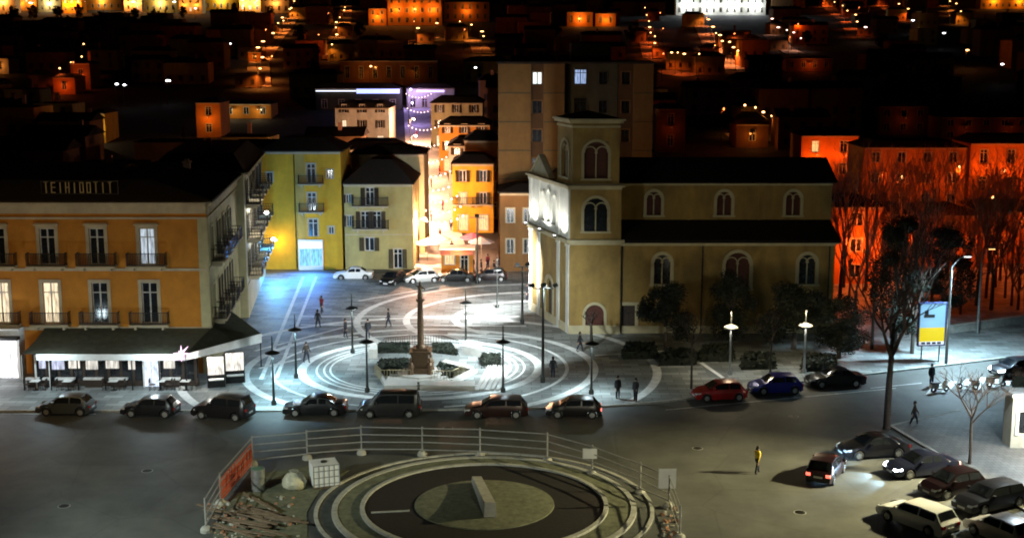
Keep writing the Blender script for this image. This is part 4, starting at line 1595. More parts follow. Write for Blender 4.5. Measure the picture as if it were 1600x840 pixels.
mb.build('gravel_disc', M_dry, ra, smooth=40)
# two paler wedges of concrete: the slanting sculpture base
mb = MB()
a, b = G(745, 762) - RC, G(766, 818) - RC
mb.add([(a.x - .32, a.y, .4), (a.x + .32, a.y, .4), (b.x + .35, b.y, .4), (b.x - .35, b.y, .4), (a.x - .28, a.y, .75), (a.x + .28, a.y, .75), (b.x + .3, b.y, 1.25), (b.x - .3, b.y, 1.25)],
       [(0, 1, 2, 3)[::-1], (4, 7, 6, 5), (0, 4, 5, 1), (1, 5, 6, 2), (2, 6, 7, 3), (3, 7, 4, 0)])
o = mb.build('concrete_beam', M_concrete, None, (RX, RY, 0), recalc=True)
tag(o, 'slanting pale concrete beam lying on the centre of the round island', 'beam')
p, q = G(580, 806) - RC, G(640, 803) - RC
MB().bar((p.x, p.y, .23), (q.x, q.y, .23), .12, .06).build('pipe', M_kerb, ra)
# fence
fpx = [(322, 830), (345, 788), (395, 727), (480, 717), (565, 709), (660, 711), (750, 713), (855, 721), (925, 742), (1000, 771), (1045, 792), (1062, 842)]
FP = [G(*p) for p in fpx]
M_fence = mat('grey_fence_paint', (.24, .24, .235), .6, 0, .2, 4)
fc = thing('construction_fence', 'temporary rail fence on concrete feet round the unfinished island', 'fence', (0, 0, 0))
nets = []
for i, p in enumerate(FP):
    MB().tube((p.x, p.y, .1), (p.x, p.y, 1.95), .055, .055, 8).build('post', M_fence, fc)
    MB().lathe([(.32, -.02), (.32, .16), (.2, .32), (.06, .34)], 10, p.x, p.y).build('foot', M_concrete, fc)
for i, (a, b) in enumerate(zip(FP[:-1], FP[1:])):
    for z in (.4, .88, 1.36, 1.85):
        s = rnd.uniform(-.05, .05)
        MB().bar((a.x, a.y - .06, z + s), (b.x, b.y - .06, z - s), .05, .07).build('rail', M_fence, fc)
for i in (1,):
    a, b = FP[i], FP[i + 1]
    n, mz = 34, 11
    mb = MB()
    for k in range(n):
        p = a + (b - a) * ((k + .5) / n)
        mb.bar((p.x, p.y - .11, .25), (p.x + rnd.uniform(-.06, .06), p.y - .11 + rnd.uniform(-.05, .05), rnd.uniform(1.0, 1.6)), .075, .02)
    for k in range(mz):
        z = .25 + 1.25 * k / (mz - 1)
        mb.bar((a.x, a.y - .13, z), (b.x, b.y - .13, z + rnd.uniform(-.12, .06)), .02, .07)
    mb.build('orange_net', M_net, fc)
for (px, py, w_, h_, lb) in ((921, 742, .85, .62, 'small white notice board on the fence right of the island'), (1041, 790, 1.0, 1.15, 'larger white notice board at the right end of the fence')):
    p = G(px, py)
    t = thing('notice_board', lb, 'sign', (p.x, p.y - .2, 1.15))
    MB().box(-w_ / 2, w_ / 2, -.02, .02, 0, h_).build('panel', M_white, t)
    MB().box(-w_ / 2 - .03, w_ / 2 + .03, .021, .05, -.03, h_ + .03).build('panel_frame', M_steel, t)
# white tank, sack, barrel
p = G(507, 757)
t = thing('water_tank', 'white square water tank on a pallet inside the fence', 'tank', (p.x, p.y, 0.0), .35)
MB().box(-.78, .78, -.7, .7, .16, 1.45).build('tank', M_white, t)
mb = MB()
for z in (.3, .7, 1.1, 1.42):
    mb.box(-.81, .81, -.73, -.701, z, z + .04)
    mb.box(.781, .81, -.73, .73, z, z + .04)
for k in range(6):
    x = -.78 + 1.56 * k / 5
    mb.box(x - .02, x + .02, -.735, -.702, .16, 1.46)
mb.build('cage', M_steel, t)
mb = MB()
for k in range(5):
    mb.box(-.8 + k * .34, -.56 + k * .34, -.75, .75, .1, .14)
for y in (-.6, 0, .6):
    mb.box(-.8, .8, y - .06, y + .06, 0, .1)
mb.build('pallet', M_plank, t)
MB().lathe([(.2, 1.45), (.2, 1.52)], 12).build('cap', M_trimblack, t)
p = G(461, 762)
mb = MB()
mb.lathe([(.55, 0), (.78, .2), (.82, .5), (.62, .8), (.3, .92), (.2, 1.0), (.3, 1.08)], 12)
mb.v = [(x * (1 + .18 * math.sin(5 * x + 3 * z)), y * (1 + .15 * math.cos(4 * y + 5 * z)), z * (1 - .1 * x)) for x, y, z in mb.v]
tag(mb.build('rubble_sack', mat('pale_sackcloth', (.5, .48, .36), .9, 0, .3, 4, .5), None, (p.x, p.y, 0), smooth=60), 'pale lumpy rubble sack left of the white water tank', 'sack')
p = G(404, 765)
t = thing('barrel', 'grey steel barrel beside the orange net', 'barrel', (p.x, p.y, 0))
MB().lathe([(.42, 0), (.42, .4), (.45, .43), (.42, .46), (.42, .85), (.45, .88), (.42, .91), (.42, 1.35)], 18).build('drum', M_steel, t, smooth=40)
MB().lathe([(.36, 1.35), (.36, 1.37)], 18).build('lid', mat('green_lid', (.1, .2, .12), .6), t)
# planks, rubble
for k in range(20):
    px, py = rnd.uniform(345, 450), rnd.uniform(790, 842)
    c = G(px, py)
    L_ = rnd.uniform(2.2, 4.2)
    a = rnd.uniform(-.9, -.3)
    z = .24 + .055 * (k % 4)
    o = MB().box(-L_ / 2, L_ / 2, -.1, .1, 0, .05).build('plank', M_plank, None, (c.x, c.y, z - .06), a)
    tag(o, 'weathered plank lying in the heap at the lower left of the works', 'plank', 'planks heaped beside the round island')
mb = MB()
for k in range(170):
    t_ = rnd.random()
    px, py = rnd.choice([(rnd.uniform(335, 470), rnd.uniform(775, 845)), (rnd.uniform(325, 380), rnd.uniform(785, 845)), (rnd.uniform(1035, 1062), rnd.uniform(790, 845))])
    c = G(px, py)
    s = rnd.uniform(.04, .14)
    r_ = Matrix.Rotation(rnd.uniform(0, 6), 3, 'Z') @ Matrix.Rotation(rnd.uniform(0, 6), 3, 'X')
    q = [c + Vector((0, 0, s * .4)) + r_ @ Vector((x * s, y * s * .7, z * s * .55)) for z in (-1, 1) for y in (-1, 1) for x in (-1, 1)]
    mb.add(q, [(0, 2, 3, 1), (4, 5, 7, 6), (0, 1, 5, 4), (2, 6, 7, 3), (0, 4, 6, 2), (1, 3, 7, 5)], rnd.choice([0, 1, 1]))
tag(mb.build('rubble', [M_brick, M_concrete]), kind='stuff', label='broken bricks and rubble strewn beside the round island', cat='rubble')
# dry yellowish earth around
mb = MB()
pts = [(330, 842), (352, 792), (400, 740), (480, 728), (545, 735), (500, 765), (480, 800), (480, 842)]
P_ = [G(*p) for p in pts]
mb.prism([(p.x, p.y) for p in P_], -.05, .035)
tag(mb.build('bare_earth', M_dry), kind='structure')

# ================================================================== CARS
def lerp(a, b, t):
    return a + (b - a) * t

def build_car(label, x, y, heading, kind='hatch', paint=(.05, .05, .05), name='parked_car', cat='car', metal=.4, rough=.28, lights=None, group=None, z=0.0, tail=False):
    """heading: 0 = nose towards +X, counter clockwise"""
    t = thing(name, label, cat, (x, y, z), heading, group)
    pm = mat('car_paint_%d_%d_%d' % tuple(int(c * 255) for c in paint), paint, rough, metal, .06, .8, 0.0, spec=.6)
    S = {'hatch': dict(L=3.95, W=1.68, H=1.47, rb=.2, rt=.62, wt=2.22, wb=3.0, belt=.93, hood=.82, wx=(.66, 3.12)),
         'sedan': dict(L=4.5, W=1.74, H=1.44, rb=.75, rt=1.45, wt=2.5, wb=3.25, belt=.93, hood=.82, wx=(.85, 3.6)),
         'wagon': dict(L=4.5, W=1.74, H=1.47, rb=.14, rt=.5, wt=2.6, wb=3.35, belt=.94, hood=.83, wx=(.85, 3.6)),
         'suv': dict(L=4.3, W=1.8, H=1.72, rb=.12, rt=.4, wt=2.45, wb=3.05, belt=1.08, hood=1.0, wx=(.8, 3.42)),
         'van': dict(L=4.5, W=1.8, H=1.82, rb=.08, rt=.26, wt=2.9, wb=3.6, belt=1.08, hood=.98, wx=(.8, 3.6))}[kind]
    L_, W_, H_ = S['L'], S['W'], S['H']
    rw, rA = .32, .40
    stn = sorted(set([0, .06, .2, S['rb'], S['rt'], (S['rt'] + S['wt']) / 2, S['wt'], S['wb'], (S['wb'] + L_) / 2, L_ - .25, L_ - .06, L_]
                     + [xw + rA * math.cos(math.pi * k / 6) for xw in S['wx'] for k in range(7)] + [S['wx'][0] + rA + .02, S['wx'][1] - rA - .02]))
    def top(xx):
        pts = [(0, S['belt'] - .12), (S['rb'], S['belt'] + .02), (S['rt'], H_ - .05), ((S['rt'] + S['wt']) / 2, H_), (S['wt'], H_ - .04), (S['wb'], S['belt'] + .0), ((S['wb'] + L_) / 2, S['hood'] + .03), (L_ - .25, S['hood'] - .1), (L_, .58)]
        if kind == 'sedan':
            pts = [(0, .84), (.25, .95), (S['rb'], .97)] + pts[2:]
        for (a, za), (b, zb) in zip(pts[:-1], pts[1:]):
            if a <= xx <= b:
                return lerp(za, zb, (xx - a) / (b - a) if b > a else 0)
        return pts[-1][1]
    def half(xx):
        e = max(0.0, 1 - xx / .5) if xx < .5 else max(0.0, (xx - (L_ - .9)) / .9)
        return W_ / 2 * (1 - .13 * e ** 2)
    def section(xx):
        h_ = half(xx)
        tz = top(xx)
        bz = min(S['belt'], tz - .03)
        zb = .2 if .15 < xx < L_ - .15 else .27
        for xw in S['wx']:
            d = rA * rA - (xx - xw) ** 2
            if d > 0:
                zb = max(zb, rw + math.sqrt(d))
        zb = min(zb, bz - .06)
        zm = max(.5, zb + .02)
        zm = min(zm, bz - .03)
        k = min(1.0, max(0.0, (tz - bz) / (H_ - S['belt'])))
        wr = h_ * (.94 - .17 * k)
        return [(h_ * .95, zb), (h_, zm), (h_ * .97, bz), (wr, tz - .025), (wr * .6, tz), (0, tz + .012)]
    sec = [section(xx) for xx in stn]
    n = 11
    vs, fs = [], []
    for xx, s in zip(stn, sec):
        full = [(-a, b) for a, b in s] + [(a, b) for a, b in s[-2::-1]]
        vs += [(xx - L_ / 2, a, b) for a, b in full]
    for i in range(len(stn) - 1):
        for j in range(n - 1):
            fs.append((i * n + j, i * n + j + 1, (i + 1) * n + j + 1, (i + 1) * n + j))
        fs.append(((i + 1) * n, i * n, i * n + n - 1, (i + 1) * n + n - 1)[::-1])
    fs.append(tuple(range(n)))
    fs.append(tuple((len(stn) - 1) * n + k for k in range(n))[::-1])
    mb = MB()
    mb.add(vs, fs)
    mb.build('body', pm, t, smooth=32, recalc=True)
    def pt(xx, f, side, out=.008):
        s = section(xx)
        a, b = s[2], s[3]
        return (xx - L_ / 2, side * (lerp(a[0], b[0], f) + out), lerp(a[1], b[1], f))
    # side glass with a pillar between
    xa, xb = S['rt'] + .12 * (kind != 'sedan'), S['wt'] + .28
    xs_ = S['rb'] + .35 if kind != 'sedan' else S['rt'] - .2
    pil = lerp(S['rt'], S['wt'], .5)
    for side in (-1, 1):
        for (p, q) in ((max(xs_, S['rt'] - .05), pil - .05), (pil + .05, xb)):
            mb = MB()
            m_ = 4
            for k in range(m_):
                u0, u1 = lerp(p, q, k / m_), lerp(p, q, (k + 1) / m_)
                f0 = .88 if u0 <= S['wt'] else max(.1, .88)
                mb.add([pt(u0, .1, side), pt(u1, .1, side), pt(u1, .86, side), pt(u0, .86, side)], [(0, 1, 2, 3), (3, 2, 1, 0)])
            mb.build('side_window', M_carglass, t)
    def screen(x0, x1, nm, m_):
        mb = MB()
        for t0, t1 in ((.1, .9),):
            u0, u1 = lerp(x0, x1, t0), lerp(x0, x1, t1)
            s0, s1 = section(u0), section(u1)
            dx = .012 if x0 > x1 else -.012
            P0 = [(-s0[3][0] * .9, s0[3][1]), (-s0[4][0], s0[4][1]), (s0[4][0], s0[4][1]), (s0[3][0] * .9, s0[3][1])]
            P1 = [(-s1[3][0] * .9, s1[3][1]), (-s1[4][0], s1[4][1]), (s1[4][0], s1[4][1]), (s1[3][0] * .9, s1[3][1])]
            for k in range(3):
                mb.add([(u0 - L_ / 2 + dx, P0[k][0], P0[k][1] + .016), (u0 - L_ / 2 + dx, P0[k + 1][0], P0[k + 1][1] + .016), (u1 - L_ / 2 + dx, P1[k + 1][0], P1[k + 1][1] + .016), (u1 - L_ / 2 + dx, P1[k][0], P1[k][1] + .016)], [(0, 1, 2, 3), (3, 2, 1, 0)])
        mb.build(nm, m_, t)
    screen(S['wb'], S['wt'], 'windscreen', M_carglass)
    screen(S['rb'], S['rt'], 'rear_window', M_carglass)
    # wheels
    for xw in S['wx']:
        for side in (-1, 1):
            y0 = side * (W_ / 2 - .1)
            def tyre():
                mb = MB()
                pr = [(.19, -.1), (.29, -.1), (.32, -.07), (.32, .07), (.29, .1), (.19, .1)]
                for i in range(5):
                    for k in range(18):
                        a0, a1 = 2 * math.pi * k / 18, 2 * math.pi * (k + 1) / 18
                        q = [(pr[i][0], a0, pr[i][1]), (pr[i][0], a1, pr[i][1]), (pr[i + 1][0], a1, pr[i + 1][1]), (pr[i + 1][0], a0, pr[i + 1][1])]
                        mb.add([(r * math.cos(a), yy, r * math.sin(a)) for r, a, yy in q], [(0, 1, 2, 3)])
                return mb.mesh('wheel', M_tyre, smooth=50, recalc=True)
            def rim():
                mb = MB()
                for s in (-1, 1):
                    yy = s * .085
                    for k in range(5):
                        a = 2 * math.pi * k / 5
                        mb.bar((0, yy, 0), (.19 * math.cos(a), yy * .95, .19 * math.sin(a)), .05, .07)
                    for k in range(16):
                        a0, a1 = 2 * math.pi * k / 16, 2 * math.pi * (k + 1) / 16
                        mb.add([(r * math.cos(a), yy, r * math.sin(a)) for r, a in ((.165, a0), (.2, a0), (.2, a1), (.165, a1))], [(0, 1, 2, 3), (3, 2, 1, 0)])
                mb.tube((0, -.06, 0), (0, .06, 0), .17, .17, 14, 0)
                return mb.mesh('rim', M_rim)
            wo = put('wheel', cached('tyre', tyre), t, (xw - L_ / 2, y0, rw))
            put('rim', cached('rim', rim), wo)
    # lamps, plate, mirrors, bumper trims
    for side in (-1, 1):
        hx = L_ - .1
        h_ = half(hx)
        mb = MB()
        mb.add([(hx - L_ / 2 - .28, side * (half(hx - .28) + .004), .64), (hx - L_ / 2 + .09, side * (h_ * .93), .55), (L_ / 2 + .015, side * h_ * .55, .57), (L_ / 2 - .02, side * h_ * .58, .69), (hx - L_ / 2 - .0, side * h_ * .965, .70), (hx - L_ / 2 - .3, side * (half(hx - .3) + .002), .76)],
               [(0, 1, 4, 5), (1, 2, 3, 4), (5, 4, 1, 0), (4, 3, 2, 1)])
        mb.build('headlight', M_head_on if lights else M_lens, t)
        mb = MB()
        zt0 = S['belt'] - .32
        zt1 = S['belt'] + (.2 if kind in ('suv', 'van', 'wagon') else -.05)
        mb.box(-L_ / 2 - .02, -L_ / 2 + .1, min(side * h_ * .62, side * h_ * .985), max(side * h_ * .62, side * h_ * .985), zt0, min(zt1, top(.02) - .03))
        mb.build('tail_light', M_tail_on if (tail or lights) else M_taillens, t)
        mx0 = S['wb'] - .42 - L_ / 2
        MB().box(mx0 - .08, mx0 + .08, min(side * W_ * .49, side * (W_ / 2 + .17)), max(side * W_ * .49, side * (W_ / 2 + .17)), S['belt'] + .02, S['belt'] + .18).build('wing_mirror', pm, t)
    MB().box(-L_ / 2 - .035, -L_ / 2 + .02, -.26, .26, .52, .63).build('number_plate', M_plate, t)
    MB().box(L_ / 2 - .03, L_ / 2 + .03, -.26, .26, .36, .47).build('number_plate', M_plate, t)
    for xx, s in ((-L_ / 2 - .02, -1), (L_ / 2 + .005, 1)):
        MB().box(min(xx, xx - s * .2), max(xx, xx - s * .2), -W_ * .41, W_ * .41, .26, .38 if s < 0 else .345).build('bumper', M_trimblack, t)
    if lights:
        for side in (-1, 1):
            lamp('beam', t, (L_ / 2 + .1, side * .6, .62), lights, (.42, .72, 1.0), .06, 70, (L_ / 2 + 6, side * .9, -.3), .6)
    return t

def car_at(label, px, py, dist_back, heading_deg, **k):
    p = G(px, py)
    return build_car(label, p.x, p.y + dist_back, R(heading_deg), **k)
GF = 'cars parked along the front kerb'
car_at('silver hatchback parked at the kerb before the left end of the cafe', 97, 651, .9, 178, kind='hatch', paint=(.06, .068, .07), group=GF)
car_at('black hatchback parked at the kerb in front of the lit doorway', 230, 654, .9, 176, kind='hatch', paint=(.012, .013, .016), group=GF)
car_at('dark four wheel drive parked aslant below the lit weather screens', 344, 658, 1.0, 166, kind='suv', paint=(.012, .011, .014), group=GF)
car_at('black saloon parked at the kerb left of the grey van', 490, 652, .9, 182, kind='sedan', paint=(.012, .013, .018), group=GF)
car_at('grey van parked in front of the marble platform', 607, 655, 1.0, 180, kind='van', paint=(.022, .022, .022), metal=.3, name='parked_van', cat='van', group=GF)
car_at('dark brown red estate parked before the white ramp', 775, 656, 1.0, 181, kind='wagon', paint=(.03, .012, .010), group=GF)
car_at('black hatchback with red rear lamps parked below the kerb lamp post', 897, 656, 1.0, 178, kind='hatch', paint=(.012, .01, .011), tail=True, group=GF)
car_at('red car parked on the right of the square', 1126, 628, .8, 187, kind='hatch', paint=(.32, .012, .012), metal=.1, group=GF)
car_at('blue car parked between the red and the black car', 1214, 617, .8, 187, kind='hatch', paint=(.012, .014, .22), metal=.3, group=GF)
car_at('black saloon parked right of the blue car', 1308, 606, .8, 187, kind='sedan', paint=(.008, .008, .009), group=GF)
GB = 'cars parked at the back of the square'
car_at('white saloon parked before the yellow and cream houses', 552, 437, .4, 181, kind='sedan', paint=(.72, .72, .70), metal=0, group=GB)
car_at('black car parked facing the square before the small arched door', 613, 446, .8, 250, kind='hatch', paint=(.015, .015, .015), group=GB)
car_at('silver white car parked at the mouth of the lit street', 657, 443, .8, 200, kind='hatch', paint=(.5, .5, .48), group=GB)
car_at('dark car parked in front of the orange kiosk', 711, 441, .6, 180, kind='sedan', paint=(.02, .02, .02), group=GB)
car_at('dark car parked right of the orange kiosk', 765, 440, .6, 178, kind='hatch', paint=(.03, .02, .02), group=GB)
car_at('black hatchback driving off with red rear lamps and headlights on', 1300, 757, 1.5, 62, kind='hatch', paint=(.02, .008, .012), lights=350, name='moving_car')
GR = 'cars parked nose out along the right pavement'
car_at('black car first in the row along the right pavement, below the big bare tree', 1368, 717, .8, 192, kind='sedan', paint=(.01, .01, .014), group=GR)
car_at('dark blue car with white headlights on, second in the row along the right pavement', 1447, 748, 1.0, 196, kind='sedan', paint=(.012, .014, .03), lights=1300, group=GR)
car_at('black car with a dark red tint third in the row along the right pavement', 1496, 779, 1.0, 204, kind='hatch', paint=(.008, .003, .004), group=GR)
car_at('black estate last in the row along the right pavement', 1556, 802, 1.0, 207, kind='wagon', paint=(.01, .01, .013), group=GR)
car_at('white estate car parked with its tail towards the viewer', 1450, 842, 2.0, 124, kind='wagon', paint=(.62, .63, .64), metal=0)
car_at('white car with orange rear lamps at the lower right corner', 1588, 868, 2.2, 118, kind='hatch', paint=(.62, .58, .54), metal=0, tail=True)
car_at('dark car with white headlights arriving at the right edge', 1590, 590, .8, 200, kind='hatch', paint=(.02, .02, .025), lights=260, name='moving_car')

# scooters near the crossing
def scooter(px, py, label, rz):
    p = G(px, py, 0)
    t = thing('scooter', label, 'scooter', (p.x, p.y, 0), rz, 'white scooters by the crossing')
    for x in (-.55, .6):
        mb = MB()
        for k in range(14):
            a0, a1 = 2 * math.pi * k / 14, 2 * math.pi * (k + 1) / 14
            for (r0, y0, r1, y1) in ((.23, -.05, .23, .05), (.12, -.05, .23, -.05), (.23, .05, .12, .05)):
                mb.add([(x + r * math.cos(a), yy, .23 + r * math.sin(a)) for r, a, yy in ((r0, a0, y0), (r0, a1, y0), (r1, a1, y1), (r1, a0, y1))], [(0, 1, 2, 3), (3, 2, 1, 0)])
        mb.build('wheel', M_tyre, t)
    mb = MB()
    mb.box(-.85, -.2, -.17, .17, .38, .68)
    mb.box(-.2, .3, -.16, .16, .22, .32)
    mb.bar((.3, 0, .27), (.5, 0, .85), .32, .08)
    mb.build('body', M_white, t)
    MB().box(-.8, -.05, -.15, .15, .69, .8).build('seat', M_trimblack, t)
    mb = MB()
    mb.tube((.6, 0, .25), (.46, 0, 1.0), .03, .03)
    mb.tube((.46, -.32, 1.02), (.46, .32, 1.02), .02, .02)
    mb.build('handlebar', M_iron, t)
    MB().tube((.53, 0, .86), (.6, 0, .84), .09, .07, 10).build('headlight', M_lens, t)
scooter(1468, 612, 'white scooter nearest the big bare tree', .3)
scooter(1512, 608, 'white scooter in the middle of the crossing group', 2.8)
scooter(1556, 604, 'white scooter nearest the arriving dark car', .2)

# ================================================================== BILLBOARD, KIOSK
p = G(1453, 566, PZ)
bx0_, bz0 = XZ(1431, 538, p.y)
bx1_, bz1 = XZ(1476, 474, p.y)
t = thing('billboard', 'lit billboard, light blue above and yellow below, on the right pavement', 'billboard', (p.x, p.y, PZ), .12)
hw = (bx1_ - bx0_) / 2
b0, b1 = bz0 - PZ, bz1 - PZ
for s in (-1, 1):
    MB().tube((s * hw * .7, .06, 0), (s * hw * .7, .06, b0), .06, .06).build('post', M_steel, t)
mb = MB()
mb.box(-hw - .08, hw + .08, -.08, .22, b0 - .08, b0)
mb.box(-hw - .08, hw + .08, -.08, .22, b1, b1 + .08)
mb.box(-hw - .08, -hw, -.08, .22, b0, b1)
mb.box(hw, hw + .08, -.08, .22, b0, b1)
mb.build('frame', mat('blue_steel', (.03, .04, .12), .5), t)
zmid = lerp(b0, b1, .42)
zlow = lerp(b0, b1, .08)
pn = MB().box(-hw, hw, -.05, .1, zmid, b1).build('blue_panel', mat('lit_blue_panel', (.05, .1, .15), .5, 0, 0, 1, 0, emit=(.34, .72, 1.0), es=.7), t)
MB().box(-hw, hw, -.05, .1, zlow + .002, zmid - .002).build('yellow_panel', mat('lit_yellow_panel', (.1, .08, .01), .5, 0, 0, 1, 0, emit=(1.0, .80, .0), es=.8), t)
MB().box(-hw, hw, -.05, .1, b0, zlow - .002).build('white_panel', glow('lit_white_panel', (.8, .85, 1.0), .7), t)
mb = MB()
mb.box(-hw * .7, hw * .15, -.07, -.05, lerp(zmid, b1, .42), lerp(zmid, b1, .55))
mb.box(-hw * .65, -hw * .35, -.07, -.051, lerp(zmid, b1, .55), lerp(zmid, b1, .72))
mb.build('dark_print', M_iron, pn)
mb = MB()
for k in range(4):
    mb.box(-hw * .8 + k * hw * .42, -hw * .5 + k * hw * .42, -.066, -.049, b0 + .06, zlow - .05)
mb.build('dark_print', M_iron, pn)
lamp('panel_light', t, (0, -1.0, (b0 + b1) / 2), 45, (.7, .85, 1.0), .4)

kx = G(1578, 702)
t = thing('kiosk', 'cream kiosk with a dark window at the right edge', 'kiosk', (kx.x, kx.y, 0))
Fk = Face((0, 0), (4.5, 0))
mb = MB()
wall_grid(mb, Fk, 0, 3.6, [(1.0, 1.0, 1.1, 1.6), (2.9, 1.0, 1.3, 1.6)])
wall_grid(mb, Face((0, 1.4), (0, 0)), 0, 3.6, [])
wall_grid(mb, Face((4.5, 0), (4.5, 1.4)), 0, 3.6, [])
wall_grid(mb, Face((4.5, 1.4), (0, 1.4)), 0, 3.6, [])
mb.build('wall', M_pale, t)
window(t, Fk, 1.0, 1.0, 1.1, 1.6, None, M_white)
window(t, Fk, 2.9, 1.0, 1.3, 1.6, None, M_white)
mb = MB()
mb.box(-.2, 4.75, -.35, 1.6, 3.6, 3.85)
mb.build('roof', M_white, t)
MB().bar((1.9, -.1, 3.4), (1.9, -.9, 3.5), .06, .06).build('lamp_arm', M_post, t)
MB().box(1.7, 2.1, -1.1, -.9, 3.42, 3.52).build('wall_lamp', M_lamp_white, t)
lamp('bulb', t, (1.9, -1.6, 3.2), 1100, (1.0, .9, .72), .15)
leaves = leafbox('roof_plant', 'brown leafed climbing plant over the kiosk roof edge', [(1574, 690), (1612, 690), (1612, 676), (1574, 676)], .9, 400, M_twig, .14)
leaves.location.z = 3.85

# low wall behind the right pavement
pw = [G(1486, 520, PZ), G(1600, 503, PZ), G(1760, 480, PZ)]
mb = MB()
for a, b in zip(pw[:-1], pw[1:]):
    mb.bar((a.x, a.y, PZ + .3), (b.x, b.y, PZ + .3), .35, .6)
    mb.bar((a.x, a.y, PZ + .66), (b.x, b.y, PZ + .66), .5, .12)
tag(mb.build('low_wall', M_concrete), 'low pale wall behind the right hand pavement', 'wall')

# ================================================================== PEOPLE
M_skin = mat('skin', (.45, .28, .2), .6, 0, .05, 4, 0)
M_hair = mat('dark_hair', (.02, .015, .012), .7, 0, .2, 8, .2)
M_shoe = mat('dark_shoes', (.02, .018, .016), .6, 0, .1, 4, 0)
def person_mesh(pose, jacket, trousers):
    """one continuous skinned body; pose = stride, arm swing, forward bend of the right arm"""
    st, sw, bend = pose
    V, E, RR, K = [], [], [], []
    def v(p, r, k, par=None):
        V.append(p)
        RR.append(r)
        K.append(k)
        if par is not None:
            E.append((par, len(V) - 1))
        return len(V) - 1
    pel = v((0, 0, .95), .15, 1)
    wa = v((0, 0, 1.08), .135, 0, pel)
    che = v((0, .01, 1.28), .16, 0, wa)
    nb = v((0, .01, 1.46), .075, 0, che)
    nk = v((0, -.005, 1.53), .055, 2, nb)
    hd = v((0, -.015, 1.61), .088, 2, nk)
    v((0, -.005, 1.70), .075, 2, hd)
    v((0, -.115, 1.60), .016, 2, hd)
    for s in (-1, 1):
        e = v((s * .095, 0, 1.615), .018, 2, hd)
        sh = v((s * .19, .01, 1.41), .068, 0, che)
        a = sw * s
        el = v((s * .245, .02 - a * .12 - (bend * .06 if s > 0 else 0), 1.13), .048, 0, sh)
        wr = v((s * .25, -.02 - a * .26 - (bend * .22 if s > 0 else 0), .90 + (abs(a) * .04) + (bend * .16 if s > 0 else 0)), .034, 0, el)
        pm = v((s * .25, -.045 - a * .28 - (bend * .27 if s > 0 else 0), .83 + (bend * .15 if s > 0 else 0)), .03, 2, wr)
        px, py, pz = V[pm]
        for k, (dx, ln) in enumerate(((-.027, .07), (-.009, .08), (.009, .075), (.027, .06))):
            f1 = v((px + dx * .35, py + dx, pz - .04), .0095, 2, pm)
            f2 = v((px - s * .012 + dx * .35, py + dx, pz - .04 - ln * .55), .009, 2, f1)
            v((px - s * .03 + dx * .3, py + dx, pz - .04 - ln), .008, 2, f2)
        th = v((px - s * .01, py - .035, pz + .005), .011, 2, pm)
        v((px - s * .02, py - .055, pz - .035), .009, 2, th)
        hip = v((s * .095, 0, .88), .1, 1, pel)
        q = st * s
        kn = v((s * .1, -q * .16 - .015, .49), .068, 1, hip)
        an = v((s * .1, -q * .22 + abs(q) * .05 * (1 if q < 0 else 0), .1), .045, 1, kn)
        v((s * .11, -q * .22 - .13, .045), .04, 3, an)
    me = bpy.data.meshes.new('body')
    me.from_pydata(V, E, [])
    o = bpy.data.objects.new('tmp', me)
    col.objects.link(o)
    sk = o.modifiers.new('skin', 'SKIN')
    for i, d in enumerate(me.skin_vertices[0].data):
        q_ = 1.22 if K[i] in (0, 1) and RR[i] > .03 else 1.0
        d.radius = (RR[i] * q_, RR[i] * q_ * (.78 if K[i] == 0 and RR[i] > .1 else 1))
        d.use_root = (i == 0)
    sub = o.modifiers.new('sub', 'SUBSURF')
    sub.levels = sub.render_levels = 1
    dg = bpy.context.evaluated_depsgraph_get()
    res = bpy.data.meshes.new_from_object(o.evaluated_get(dg))
    bpy.data.objects.remove(o)
    res.materials.clear()
    for m in (jacket, trousers, M_skin, M_shoe):
        res.materials.append(m)
    VV = [Vector(p) for p in V]
    for f in res.polygons:
        c = f.center
        i = min(range(len(VV)), key=lambda j: (VV[j] - c).length_squared / (RR[j] + .03))
        f.material_index = K[i]
        f.use_smooth = True
    zmin = min(q.co.z for q in res.vertices)
    for q in res.vertices:
        q.co.z -= zmin
    return res
POSES = {'stand': (0.12, .1, 0), 'walk': (1.0, .8, 0), 'step': (-.8, -.7, 0), 'reach': (.2, .1, 1)}
M_dkcloth = mat('dark_coat', (.02, .02, .024), .85, 0, .2, 5)
M_brcloth = mat('brown_coat', (.06, .04, .03), .85, 0, .2, 5)
M_jean = mat('dark_jeans', (.02, .025, .04), .85, 0, .2, 5)
M_hivis = mat('yellow_jacket', (.92, .66, .08), .7, 0, .1, 5)
M_rdcloth = mat('red_coat', (.2, .02, .03), .85, 0, .2, 5)
def person(px, py, label, pose='stand', jacket=None, trousers=None, rz=0.0, z=PZ, scale=1.0, group=None):
    jacket, trousers = jacket or M_dkcloth, trousers or M_jean
    p = G(px, py, z)
    key = ('person', pose, jacket.name, trousers.name)
    t = thing('person', label, 'person', (p.x, p.y, z), rz, group)
    t.scale = (scale,) * 3
    put('body', cached(key, lambda: person_mesh(POSES[pose], jacket, trousers)), t)
    def hair():
        mb = MB()
        mb.lathe([(.103, 1.60), (.108, 1.66), (.098, 1.72), (.066, 1.765), (.02, 1.785)], 12, 0, .008)
        mb.box(-.09, .09, .03, .105, 1.53, 1.62)
        return mb.mesh('hair', M_hair, 60)
    put('hair', cached('hair', hair), t)
    def belt():
        mb = MB()
        mb.lathe([(.158, .9), (.172, .93), (.168, 1.0), (.152, 1.02)], 12, closed=False)
        return mb
    return t
person(1183, 739, 'person in a bright yellow jacket crossing the road, casting a long shadow', 'walk', M_hivis, M_jean, 2.2, 0)
person(1428, 664, 'person in dark clothes walking beside the trunk of the big bare tree', 'walk', M_brcloth, None, 1.2, 0)
